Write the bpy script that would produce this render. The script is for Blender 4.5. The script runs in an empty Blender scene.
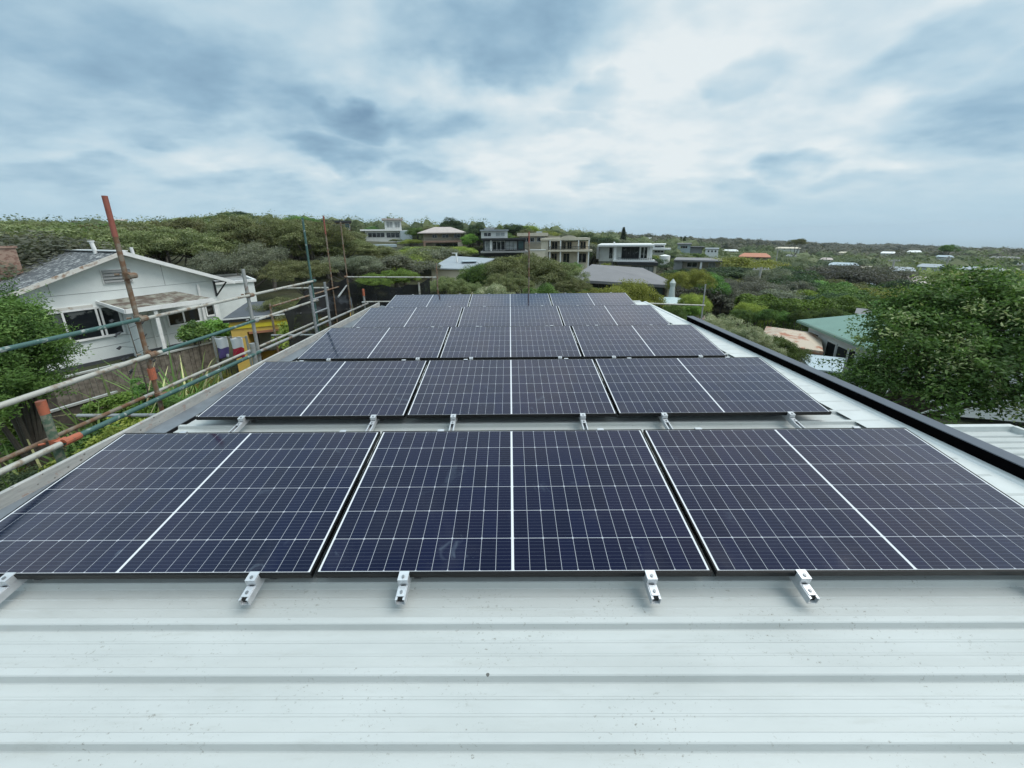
import bpy, bmesh, math, random
import numpy as np
from mathutils import Vector, Matrix, noise

R_ = math.radians
rnd = random.Random(7)
rng = np.random.default_rng(11)
scene = bpy.context.scene
col = scene.collection

# ------------------------------------------------------------------ camera
F_PX, PITCH, YAW, ROLL = 333.66, .2263, -.0079, -.0116
EYE = Vector((-.0032, -1.4184, 1.7224)); PPX, PPY = 507.62, 313.61
_cp, _sp, _cy, _sy = math.cos(PITCH), math.sin(PITCH), math.cos(YAW), math.sin(YAW)
_F = Vector((_sy*_cp, _cy*_cp, -_sp)); _r = Vector((_cy, -_sy, 0)); _u = _r.cross(_F)
_R = _r*math.cos(ROLL) + _u*math.sin(ROLL); _U = _u*math.cos(ROLL) - _r*math.sin(ROLL)
cam = bpy.data.cameras.new('camera'); camo = bpy.data.objects.new('camera', cam); col.objects.link(camo)
cam.sensor_width = 36; cam.lens = F_PX/1024*36
cam.shift_x = (512-PPX)/1024; cam.shift_y = (PPY-384)/1024
cam.clip_start = .05; cam.clip_end = 20000
M3 = Matrix((_R, _U, -_F)).transposed()
camo.matrix_world = Matrix.Translation(EYE) @ M3.to_4x4()
scene.camera = camo

def ray(px, py): return _F + _R*((px-PPX)/F_PX) + _U*((PPY-py)/F_PX)
def onz(px, py, z): d = ray(px, py); return EYE + d*((z-EYE.z)/d.z)
def onx(px, py, x): d = ray(px, py); return EYE + d*((x-EYE.x)/d.x)
def ony(px, py, y): d = ray(px, py); return EYE + d*((y-EYE.y)/d.y)
def dist(px, py, D): d = ray(px, py); return EYE + d*(D/math.hypot(d.x, d.y))
def project(P):
    v = Vector(P)-EYE; z = v.dot(_F)
    return PPX+F_PX*v.dot(_R)/z, PPY-F_PX*v.dot(_U)/z, z

# ------------------------------------------------------------------ node helpers
class NT:
    def __init__(s, nt): s.t = nt
    def n(s, typ, **kw):
        nd = s.t.nodes.new(typ)
        for k, v in kw.items():
            if k.startswith('i_'):
                key = k[2:]; key = int(key) if key.isdigit() else key.replace('_', ' ')
                if isinstance(v, bpy.types.NodeSocket): s.t.links.new(v, nd.inputs[key])
                else: nd.inputs[key].default_value = v
            else: setattr(nd, k, v)
        return nd
    def m(s, op, a, b=0.0, c=None, clamp=False):
        nd = s.t.nodes.new('ShaderNodeMath'); nd.operation = op; nd.use_clamp = clamp
        for i, v in enumerate((a, b) if c is None else (a, b, c)):
            if isinstance(v, bpy.types.NodeSocket): s.t.links.new(v, nd.inputs[i])
            else: nd.inputs[i].default_value = v
        return nd.outputs[0]
    def mix(s, f, a, b, blend='MIX'):
        nd = s.t.nodes.new('ShaderNodeMix'); nd.data_type = 'RGBA'; nd.blend_type = blend
        for k, v in ((0, f), (6, a), (7, b)):
            if isinstance(v, bpy.types.NodeSocket): s.t.links.new(v, nd.inputs[k])
            else:
                if k != 0 and len(v) == 3: v = (*v, 1)
                nd.inputs[k].default_value = v
        return nd.outputs[2]
    def ss(s, x, lo, hi):
        nd = s.t.nodes.new('ShaderNodeMapRange'); nd.interpolation_type = 'SMOOTHSTEP'
        s.t.links.new(x, nd.inputs[0]); nd.inputs[1].default_value = lo; nd.inputs[2].default_value = hi
        return nd.outputs[0]
    def noise(s, vec, scale, detail=4, rough=.55, dist=0):
        nd = s.n('ShaderNodeTexNoise'); nd.inputs['Scale'].default_value = scale
        nd.inputs['Detail'].default_value = detail; nd.inputs['Roughness'].default_value = rough
        nd.inputs['Distortion'].default_value = dist
        s.t.links.new(vec, nd.inputs['Vector']); return nd.outputs['Fac']
    def mapping(s, vec, scale=(1, 1, 1), loc=(0, 0, 0)):
        nd = s.n('ShaderNodeMapping'); nd.inputs['Scale'].default_value = scale; nd.inputs['Location'].default_value = loc
        s.t.links.new(vec, nd.inputs['Vector']); return nd.outputs[0]
    def link(s, a, b): s.t.links.new(a, b)

def lin(r, g, b):
    f = lambda c: (c/255/12.92) if c/255 <= .04045 else ((c/255+.055)/1.055)**2.4
    return (f(r), f(g), f(b))

# ------------------------------------------------------------------ world: overcast sky with broken grey cloud
SUN_EL, SUN_AZ = R_(58), R_(102)       # azimuth clockwise from +y: high, off to the right
world = bpy.data.worlds.new('World'); scene.world = world; world.use_nodes = True
wt = NT(world.node_tree); world.node_tree.nodes.clear()
wout = wt.n('ShaderNodeOutputWorld'); bg = wt.n('ShaderNodeBackground'); bg.inputs['Strength'].default_value = .1
wt.link(bg.outputs[0], wout.inputs[0])
sky = wt.n('ShaderNodeTexSky', sky_type='NISHITA', sun_disc=False)
sky.sun_elevation = SUN_EL; sky.sun_rotation = SUN_AZ
geo = wt.n('ShaderNodeTexCoord'); sep = wt.n('ShaderNodeSeparateXYZ'); wt.link(geo.outputs['Generated'], sep.inputs[0])
dx, dy, dz = sep.outputs
el = wt.m('ARCSINE', dz); az = wt.m('ARCTAN2', dx, dy)
zz = wt.m('ADD', wt.m('MAXIMUM', dz, 0.0), .24)
cx_ = wt.m('DIVIDE', dx, zz); cy_ = wt.m('DIVIDE', dy, zz)
cv = wt.n('ShaderNodeCombineXYZ'); wt.link(cx_, cv.inputs[0]); wt.link(cy_, cv.inputs[1])
cvec = cv.outputs[0]
n1 = wt.noise(wt.mapping(cvec, (.9, 1.1, 1), (3.1, 1.7, 0)), 1.0, 3, .45, .2)
n2 = wt.noise(wt.mapping(cvec, (2.0, 2.6, 1), (9.1, 4.7, 0)), 1.3, 4, .48, .1)
n3 = wt.noise(wt.mapping(cvec, (4.2, 5.4, 1), (1.1, 8.7, 0)), 1.6, 5, .52, .1)
# warp for the individual dark clouds
wx = wt.m('MULTIPLY', wt.m('SUBTRACT', wt.noise(wt.mapping(geo.outputs['Generated'], (3, 3, 5)), 1.3, 4, .5), .5), .34)
wy = wt.m('MULTIPLY', wt.m('SUBTRACT', wt.noise(wt.mapping(geo.outputs['Generated'], (3, 3, 5), (7, 3, 1)), 1.6, 4, .5), .5), .20)
azw = wt.m('ADD', az, wx); elw = wt.m('ADD', el, wy)
def blob(px, py, sx, sy, k):
    d = ray(px, py).normalized(); d2 = ray(px+sx, py).normalized(); d3 = ray(px, py-sy).normalized()
    a0, e0 = math.atan2(d.x, d.y), math.asin(d.z)
    sa = abs(math.atan2(d2.x, d2.y)-a0); se = max(abs(math.asin(d3.z)-e0), .01)
    u = wt.m('DIVIDE', wt.m('SUBTRACT', azw, a0), sa*1.15); v = wt.m('DIVIDE', wt.m('SUBTRACT', elw, e0), se*1.25)
    r2 = wt.m('ADD', wt.m('MULTIPLY', u, u), wt.m('MULTIPLY', v, v))
    nd = wt.n('ShaderNodeMapRange'); nd.interpolation_type = 'SMOOTHSTEP'; wt.link(r2, nd.inputs[0])
    nd.inputs[1].default_value = 2.3; nd.inputs[2].default_value = 0.0; nd.inputs[3].default_value = 0; nd.inputs[4].default_value = k
    return nd.outputs[0]
dark = None
for b in [(500, 32, 92, 40, .95), (352, 116, 50, 17, .85), (330, 146, 56, 13, .75), (428, 122, 36, 15, .4), (590, 95, 26, 9, .4),
          (745, 70, 26, 13, .4), (900, 66, 92, 22, .6), (985, 105, 100, 34, .75), (785, 164, 36, 9, .7), (755, 190, 34, 8, .45),
          (110, 62, 190, 52, .5), (40, 110, 110, 24, .45), (165, 138, 42, 9, .45), (60, 20, 120, 40, .35), (575, 120, 30, 8, .3),
          (85, 172, 60, 9, .4), (410, 178, 60, 7, .35), (960, 140, 90, 16, .45), (600, 178, 40, 8, .3), (870, 178, 50, 8, .35), (230, 190, 60, 7, .3)]:
    o = blob(*b); dark = o if dark is None else wt.m('MAXIMUM', dark, o)
lite = None
for b in [(640, 130, 170, 90, .5), (250, 150, 120, 22, .4), (100, 95, 50, 10, .35), (850, 45, 90, 12, .4), (380, 30, 60, 40, .35), (720, 165, 70, 10, .4), (880, 160, 60, 8, .45)]:
    o = blob(*b); lite = o if lite is None else wt.m('MAXIMUM', lite, o)
# leftwards the sheet is thicker
left = wt.ss(az, .25, -1.1)
base = wt.m('ADD', wt.m('MULTIPLY', wt.m('SUBTRACT', n1, .5), .55), wt.m('MULTIPLY', wt.m('SUBTRACT', n2, .5), .75))
base = wt.m('ADD', base, wt.m('MULTIPLY', wt.m('SUBTRACT', n3, .5), .38))
v = wt.m('ADD', .78, base)
v = wt.m('SUBTRACT', v, wt.m('MULTIPLY', left, .20))
v = wt.m('ADD', v, wt.m('MULTIPLY', lite, .30))
v = wt.m('SUBTRACT', v, wt.m('MULTIPLY', dark, .60))
hz = wt.ss(el, .16, .0)                 # close to the horizon the layer evens out
v = wt.m('MULTIPLY_ADD', wt.m('SUBTRACT', v, .5), wt.m('SUBTRACT', 1.0, wt.m('MULTIPLY', hz, .75)), .5)
ramp = wt.n('ShaderNodeValToRGB'); wt.link(v, ramp.inputs[0])
cr = ramp.color_ramp
cr.elements[0].position = 0; cr.elements[0].color = (*lin(118, 150, 175), 1)
cr.elements[1].position = 1; cr.elements[1].color = (*lin(226, 234, 236), 1)
for p, c in ((.3, lin(148, 180, 201)), (.55, lin(179, 205, 219)), (.8, lin(205, 221, 228))):
    e = cr.elements.new(p); e.color = (*c, 1)
hcol = lin(170, 203, 222)
cloud = wt.mix(wt.m('MULTIPLY', wt.ss(el, .12, -.02), .65), ramp.outputs[0], hcol)
# an overcast sky is brighter overhead
zen = wt.m('ADD', 1.0, wt.m('MULTIPLY', wt.ss(el, .62, 1.3), 1.15))
sc10 = wt.m('MULTIPLY', zen, 8.1)
vm = wt.n('ShaderNodeVectorMath', operation='SCALE'); wt.link(cloud, vm.inputs[0]); wt.link(sc10, vm.inputs['Scale'])
below = wt.ss(el, 0, -.05)
cl2 = wt.mix(below, vm.outputs[0], (2.4, 3.3, 3.7))
wt.link(wt.mix(.95, sky.outputs[0], cl2), bg.inputs['Color'])

sun = bpy.data.lights.new('sun', 'SUN'); suno = bpy.data.objects.new('sun', sun); col.objects.link(suno)
sun.energy = 1.7; sun.angle = R_(38); sun.color = (1, .97, .92)
sd = Vector((math.sin(SUN_AZ)*math.cos(SUN_EL), math.cos(SUN_AZ)*math.cos(SUN_EL), math.sin(SUN_EL)))
suno.rotation_euler = sd.to_track_quat('Z', 'Y').to_euler()
scene.view_settings.view_transform = 'Standard'; scene.view_settings.look = 'None'
scene.view_settings.exposure = 0.4; scene.view_settings.gamma = 1; scene.view_settings.use_curve_mapping = False

# ------------------------------------------------------------------ materials
def newmat(name):
    m = bpy.data.materials.new(name); m.use_nodes = True
    t = NT(m.node_tree); b = m.node_tree.nodes['Principled BSDF']; return m, t, b
def mat(name, c, rough=.6, metal=0, var=.15, vs=6, c2=None, thr=(.45, .65), spec=.5, bump=0, bs=40):
    m, t, b = newmat(name); tc = t.n('ShaderNodeTexCoord').outputs['Object']
    n = t.noise(tc, vs, 6, .6)
    if c2 is None:
        c2 = tuple(x*(1-var*2) for x in c); f = t.ss(n, .3, .75)
    else: f = t.ss(n, *thr)
    t.link(t.mix(f, c, c2), b.inputs['Base Color'])
    b.inputs['Roughness'].default_value = rough; b.inputs['Metallic'].default_value = metal
    b.inputs['Specular IOR Level'].default_value = spec
    if bump:
        bp = t.n('ShaderNodeBump'); bp.inputs['Strength'].default_value = bump; bp.inputs['Distance'].default_value = .01
        t.link(t.noise(tc, bs, 4, .6), bp.inputs['Height']); t.link(bp.outputs[0], b.inputs['Normal'])
    return m
def leafmat(name, a, b_, c, rough=.6, vary=1.0):
    m, t, b = newmat(name)
    at = t.n('ShaderNodeAttribute', attribute_name='tint').outputs['Fac']
    oi = t.m('MULTIPLY_ADD', t.n('ShaderNodeObjectInfo').outputs['Random'], vary, .5*(1-vary))
    base = t.mix(t.ss(at, .0, .55), a, b_); base = t.mix(t.ss(at, .6, 1.0), base, c)
    hs = t.n('ShaderNodeHueSaturation'); t.link(base, hs.inputs['Color'])
    t.link(t.m('ADD', t.m('MULTIPLY', oi, .05), .47), hs.inputs['Hue'])
    t.link(t.m('ADD', t.m('MULTIPLY', oi, .7), .72), hs.inputs['Value'])
    t.link(hs.outputs[0], b.inputs['Base Color'])
    tr = t.n('ShaderNodeBsdfTranslucent'); t.link(t.mix(1.0, hs.outputs[0], (1.25, 1.35, .8), 'MULTIPLY'), tr.inputs['Color'])
    mx = t.n('ShaderNodeMixShader'); mx.inputs[0].default_value = .30; t.link(b.outputs[0], mx.inputs[1]); t.link(tr.outputs[0], mx.inputs[2])
    t.link(mx.outputs[0], m.node_tree.nodes['Material Output'].inputs['Surface'])
    b.inputs['Roughness'].default_value = rough; b.inputs['Specular IOR Level'].default_value = .3
    return m

M = {}
# solar cell laminate, measured in the panel's own metres
m, t, b = newmat('solar_glass')
o = t.n('ShaderNodeTexCoord').outputs['Object']; s = t.n('ShaderNodeSeparateXYZ'); t.link(o, s.inputs[0])
CW, RH = .0850, .1690
ax = t.m('ABSOLUTE', s.outputs[0]); uu = t.m('DIVIDE', t.m('SUBTRACT', ax, .0065), CW); vv = t.m('DIVIDE', t.m('SUBTRACT', s.outputs[1], .0125), RH)
fu = t.m('FRACT', uu); fv = t.m('FRACT', vv)
du = t.m('MULTIPLY', t.m('MINIMUM', fu, t.m('SUBTRACT', 1, fu)), CW); dv = t.m('MULTIPLY', t.m('MINIMUM', fv, t.m('SUBTRACT', 1, fv)), RH)
gap = t.m('MAXIMUM', t.m('LESS_THAN', du, .0011), t.m('LESS_THAN', dv, .0014))
fu2 = t.m('FRACT', t.m('DIVIDE', uu, 2.0)); du2 = t.m('MULTIPLY', t.m('MINIMUM', fu2, t.m('SUBTRACT', 1, fu2)), CW*2)
gap = t.m('MAXIMUM', gap, t.m('LESS_THAN', t.m('ADD', du2, dv), .0075))
out = t.m('MAXIMUM', t.m('LESS_THAN', uu, 0), t.m('GREATER_THAN', uu, 12.0))
out = t.m('MAXIMUM', out, t.m('MAXIMUM', t.m('LESS_THAN', vv, 0), t.m('GREATER_THAN', vv, 6.0)))
white = t.m('MAXIMUM', gap, out)
fb = t.m('FRACT', t.m('ADD', t.m('MULTIPLY', vv, 9.0), .5)); bus = t.m('LESS_THAN', t.m('ABSOLUTE', t.m('SUBTRACT', fb, .5)), .022)
cid = t.n('ShaderNodeCombineXYZ'); t.link(t.m('FLOOR', t.m('DIVIDE', s.outputs[0], CW)), cid.inputs[0]); t.link(t.m('FLOOR', vv), cid.inputs[1])
oi = t.n('ShaderNodeObjectInfo').outputs['Random']; t.link(t.m('MULTIPLY', oi, 50), cid.inputs[2])
wn = t.n('ShaderNodeTexWhiteNoise'); t.link(cid.outputs[0], wn.inputs[0])
cell = t.mix(wn.outputs[0], (.0012, .0043, .0200), (.0018, .0058, .0290))
cell = t.mix(t.m('MULTIPLY', bus, .7), cell, (.13, .15, .20))
c_ = t.mix(gap, cell, (.40, .42, .46)); c_ = t.mix(out, c_, (.66, .68, .70))
dust = t.ss(t.noise(o, 2.3, 5, .6, .5), .52, .78)
c_ = t.mix(t.m('MULTIPLY', dust, .035), c_, (.45, .45, .42))
os_ = t.n('ShaderNodeVectorMath', operation='ADD'); t.link(o, os_.inputs[0]); cxo = t.n('ShaderNodeCombineXYZ'); t.link(t.m('MULTIPLY', oi, 37), cxo.inputs[2]); t.link(cxo.outputs[0], os_.inputs[1])
smu = t.ss(t.noise(os_.outputs[0], 5.5, 5, .6, .8), .62, .74); low_ = t.ss(s.outputs[1], .35, .0)
c_ = t.mix(t.m('MULTIPLY', smu, t.m('ADD', .05, t.m('MULTIPLY', low_, .12))), c_, (.35, .45, .55))
t.link(c_, b.inputs['Base Color']); b.inputs['Specular IOR Level'].default_value = 0; b.inputs['Roughness'].default_value = .6
# anti-reflective textured glass: almost no mirror image straight on, a strong sheen of sky at grazing angles
lw = t.n('ShaderNodeLayerWeight'); lw.inputs['Blend'].default_value = .5
fr = t.m('ADD', .006, t.m('MULTIPLY', t.m('POWER', lw.outputs['Facing'], 2.7), 1.0))
gl_ = t.n('ShaderNodeBsdfGlossy'); gl_.inputs['Color'].default_value = (1, .93, .96, 1); t.link(t.m('ADD', .07, t.m('MULTIPLY', dust, .10)), gl_.inputs['Roughness'])
mx = t.n('ShaderNodeMixShader'); t.link(fr, mx.inputs[0]); t.link(b.outputs[0], mx.inputs[1]); t.link(gl_.outputs[0], mx.inputs[2])
t.link(mx.outputs[0], m.node_tree.nodes['Material Output'].inputs['Surface'])
M['glass'] = m
M['frame'] = mat('panel_frame', (.004, .0045, .005), .45, 0, spec=.22)
M['alu'] = mat('aluminium', (.62, .64, .66), .35, .45, .08, 30)
M['alud'] = mat('dull_aluminium', (.42, .43, .44), .45, .8, .12, 20)
M['hollowshade'] = mat('hollow_shade', (.02, .02, .02), .8)
M['bolt'] = mat('bolt_steel', (.30, .31, .32), .35, .7)
# painted steel roof
m, t, b = newmat('roof_steel'); o = t.n('ShaderNodeTexCoord').outputs['Object']
c0 = t.mix(t.ss(t.noise(t.mapping(o, (.6, 3, 1)), 1.5, 5, .6), .35, .7), (.49, .515, .505), (.43, .455, .445))
streak = t.ss(t.noise(t.mapping(o, (1.3, 9, 1)), 3, 6, .7), .54, .72)
c0 = t.mix(t.m('MULTIPLY', streak, .30), c0, (.36, .37, .34))
sc_ = t.ss(t.noise(t.mapping(o, (1, 1.6, 1)), 48, 4, .8), .60, .67)
msk = t.ss(t.noise(o, 3.1, 4, .6), .44, .60)
c0 = t.mix(t.m('MULTIPLY', t.m('MULTIPLY', sc_, msk), .75), c0, (.16, .15, .12))
vo = t.n('ShaderNodeTexVoronoi'); vo.inputs['Scale'].default_value = 2.6; t.link(t.mapping(o, (1, 1.5, .2)), vo.inputs['Vector'])
vr = t.n('ShaderNodeSeparateColor'); t.link(vo.outputs['Color'], vr.inputs[0])
spot = t.m('MULTIPLY', t.m('LESS_THAN', vo.outputs['Distance'], .026), t.m('GREATER_THAN', vr.outputs[0], .62))
c0 = t.mix(t.m('MULTIPLY', spot, .85), c0, (.06, .055, .045))
t.link(c0, b.inputs['Base Color']); b.inputs['Roughness'].default_value = .42
bp = t.n('ShaderNodeBump'); bp.inputs['Strength'].default_value = .25; bp.inputs['Distance'].default_value = .01
t.link(t.noise(t.mapping(o, (.5, 2.0, 1)), 2.2, 3, .5), bp.inputs['Height']); t.link(bp.outputs[0], b.inputs['Normal'])
M['roof'] = m
M['flash'] = mat('white_flashing', (.60, .63, .62), .45, 0, .06, 5)
M['gutter'] = mat('grey_flashing', (.22, .25, .28), .4, .3, .15, 4)
M['black'] = mat('black_parapet', (.003, .003, .0035), .9, 0, .1, 3, spec=.0)
M['cap'] = mat('grey_cap', (.10, .115, .14), .42, .3, .06, 5)
# weathered edge plank with nail holes and rust stains
m, t, b = newmat('edge_board'); o = t.n('ShaderNodeTexCoord').outputs['Object']
c0 = t.mix(t.ss(t.noise(t.mapping(o, (1, 1.2, 6)), 5, 6, .7), .35, .7), (.42, .42, .40), (.30, .31, .30))
c0 = t.mix(t.m('MULTIPLY', t.ss(t.noise(o, 14, 6, .75), .56, .68), .6), c0, (.30, .16, .11))
vo = t.n('ShaderNodeTexVoronoi'); vo.inputs['Scale'].default_value = 14; t.link(o, vo.inputs['Vector'])
c0 = t.mix(t.m('MULTIPLY', t.m('LESS_THAN', vo.outputs['Distance'], .13), .8), c0, (.12, .11, .10))
t.link(c0, b.inputs['Base Color']); b.inputs['Roughness'].default_value = .75
M['board'] = m
M['tube'] = mat('galvanised_tube', (.36, .37, .36), .5, .5, c2=(.20, .13, .09), vs=9, thr=(.52, .7))
M['tubel'] = mat('pale_tube', (.42, .42, .38), .6, .3, c2=(.22, .17, .12), vs=11, thr=(.48, .66))
M['tubeg'] = mat('green_tube', (.05, .115, .105), .5, .1, c2=(.33, .36, .34), vs=14, thr=(.55, .66))
M['tubem'] = mat('mossy_tube', (.07, .12, .08), .65, 0, c2=(.20, .20, .15), vs=22, thr=(.42, .6))
M['tuber'] = mat('rusty_tube', (.21, .18, .14), .7, .1, c2=(.16, .085, .045), vs=12, thr=(.4, .6))
M['red'] = mat('red_paint', (.27, .085, .06), .6, 0, c2=(.22, .06, .04), vs=16, thr=(.5, .65))
M['orange'] = mat('orange_coupler', (.40, .115, .06), .6, 0, c2=(.25, .10, .06), vs=30, thr=(.5, .65))
m, t, b = newmat('shade_net'); b.inputs['Base Color'].default_value = (.008, .009, .010, 1); b.inputs['Roughness'].default_value = .9
o = t.n('ShaderNodeTexCoord').outputs['Object']; al = t.m('SUBTRACT', .97, t.m('MULTIPLY', t.ss(t.noise(o, 2.2, 4, .6), .45, .7), .28))
t.link(al, b.inputs['Alpha']); M['net'] = m
M['wwall'] = mat('white_weatherboard', (.76, .80, .79), .6, 0, .06, 2, bump=.2, bs=3)
M['wwhite'] = mat('white_trim', (.80, .81, .80), .5, 0, .08, 5)
M['wstain'] = mat('stained_trim', (.62, .61, .57), .7, 0, c2=(.30, .20, .14), vs=5, thr=(.5, .66))
M['win'] = mat('window_glass', (.012, .015, .018), .08, 0, c2=(.10, .11, .11), vs=1.3, thr=(.56, .60))
M['wing'] = mat('window_glass_green', (.05, .10, .11), .08, 0, .3, .6)
M['curtain'] = mat('window_curtain', (.35, .38, .38), .5, 0, .25, 1)
M['slate'] = mat('lichen_shingle', (.075, .08, .085), .85, 0, c2=(.42, .43, .42), vs=7, thr=(.52, .64), bump=.6, bs=14)
M['lichen'] = mat('lichen_roof', (.27, .27, .23), .85, 0, c2=(.10, .075, .06), vs=3, thr=(.4, .6), bump=.4, bs=20)
M['brick'] = mat('brick', (.34, .24, .19), .85, 0, c2=(.22, .13, .10), vs=8, thr=(.45, .6), bump=.4, bs=20)
M['yellow'] = mat('yellow_render', (.78, .52, .13), .65, 0, .06, 3)
M['yellowb'] = mat('bright_yellow', (.85, .68, .05), .5, 0, .05, 3)
M['dark'] = mat('charcoal_fascia', (.02, .022, .025), .5, 0, .1, 3)
M['droof'] = mat('charcoal_roof', (.075, .08, .09), .5, .1, .08, 2)
M['wood'] = mat('weathered_paling', (.20, .175, .145), .85, 0, c2=(.10, .085, .07), vs=6, thr=(.4, .65), bump=.4, bs=25)
M['woodd'] = mat('dark_paling', (.085, .07, .058), .85, 0, c2=(.045, .038, .032), vs=6, thr=(.4, .65), bump=.4, bs=25)
M['woodl'] = mat('grey_capping', (.40, .41, .39), .8, 0, .12, 6)
M['purple'] = mat('purple_cloth', (.10, .07, .22), .9); M['redc'] = mat('red_cloth', (.45, .02, .05), .9); M['whitec'] = mat('white_cloth', (.68, .68, .70), .9, 0, .04)
M['cream'] = mat('cream_render', (.64, .58, .46), .7, 0, .08, 1)
M['creamd'] = mat('sand_render', (.46, .41, .32), .7, 0, .08, 1)
M['pink'] = mat('pinkish_tile', (.46, .40, .37), .7, 0, .1, 2)
M['groof'] = mat('grey_roof', (.20, .195, .20), .55, .1, .08, .6)
M['groofl'] = mat('pale_grey_roof', (.33, .37, .40), .5, .1, .08, .8)
M['conc'] = mat('grey_concrete', (.30, .31, .31), .75, 0, .1, .8)
M['greenr'] = mat('green_steel_roof', (.16, .28, .23), .45, 0, .06, 1)
M['rustr'] = mat('rusted_roof', (.48, .40, .31), .7, 0, c2=(.34, .15, .09), vs=1.4, thr=(.50, .64))
M['silver'] = mat('silver_roof', (.42, .50, .54), .4, .3, .06, 2)
M['tile'] = mat('orange_tile', (.46, .20, .12), .75, 0, .1, 2)
M['paling'] = mat('pale_house_wall', (.66, .68, .66), .7, 0, .06, 1)
M['bark'] = mat('bark', (.10, .085, .07), .9, 0, .2, 5)
M['barkg'] = mat('grey_bark', (.17, .155, .14), .9, 0, .2, 5)
M['pole'] = mat('power_pole_wood', (.42, .41, .37), .8, 0, .1, 5)
M['canvas'] = mat('pale_canvas', (.52, .57, .54), .8, 0, .05, 5)
M['poolw'] = mat('pale_aqua', (.42, .52, .52), .6, 0, .05, 5)
M['stone'] = mat('tan_block', (.48, .36, .26), .85, 0, .12, 8)
# terrain
m, t, b = newmat('ground_mat'); o = t.n('ShaderNodeTexCoord').outputs['Object']
c0 = t.mix(t.ss(t.noise(o, .12, 6, .65), .38, .62), (.050, .062, .026), (.085, .085, .042))
c0 = t.mix(t.ss(t.noise(o, 1.3, 6, .7), .45, .7), c0, (.045, .040, .024))
t.link(c0, b.inputs['Base Color']); b.inputs['Roughness'].default_value = .95
bp = t.n('ShaderNodeBump'); bp.inputs['Distance'].default_value = .3; t.link(t.noise(o, 2.5, 6, .7), bp.inputs['Height']); t.link(bp.outputs[0], b.inputs['Normal'])
M['ground'] = m
M['drive'] = mat('driveway', (.33, .28, .24), .9, 0, .12, 1)
# foliage (dark, mid, tip)
M['l_olive'] = leafmat('leaf_olive', (0.096, 0.114, 0.050), (0.181, 0.206, 0.092), (0.333, 0.333, 0.181))
M['l_grey'] = leafmat('leaf_greygreen', (0.104, 0.119, 0.086), (0.175, 0.186, 0.134), (0.287, 0.287, 0.219))
M['l_green'] = leafmat('leaf_green', (0.054, 0.104, 0.031), (0.114, 0.200, 0.050), (0.219, 0.315, 0.086))
M['l_bright'] = leafmat('leaf_bright', (0.077, 0.163, 0.031), (0.163, 0.295, 0.058), (0.267, 0.419, 0.096))
M['l_yellow'] = leafmat('leaf_yellowgreen', (0.130, 0.163, 0.031), (0.249, 0.287, 0.058), (0.382, 0.401, 0.114))
M['l_brown'] = leafmat('leaf_brown', (.10, .10, .082), (.15, .15, .125), (.22, .215, .18))
M['l_dark'] = leafmat('leaf_dark', (0.027, 0.050, 0.027), (0.054, 0.087, 0.038), (0.104, 0.142, 0.061))
M['l_flower'] = leafmat('leaf_flowering', (.10, .13, .06), (.30, .30, .20), (.62, .60, .46))
M['l_right'] = leafmat('leaf_big_tree', (0.038, 0.081, 0.018), (0.104, 0.192, 0.041), (0.362, 0.407, 0.203), vary=0)
M['l_bush'] = leafmat('leaf_round_bush', (.050, .105, .028), (.115, .215, .052), (.20, .32, .09), vary=0)
M['l_flax'] = leafmat('leaf_flax', (0.076, 0.144, 0.034), (0.169, 0.270, 0.076), (0.607, 0.574, 0.304))
M['l_grass'] = leafmat('leaf_grass', (0.119, 0.151, 0.034), (0.236, 0.254, 0.059), (0.371, 0.338, 0.135))

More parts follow.
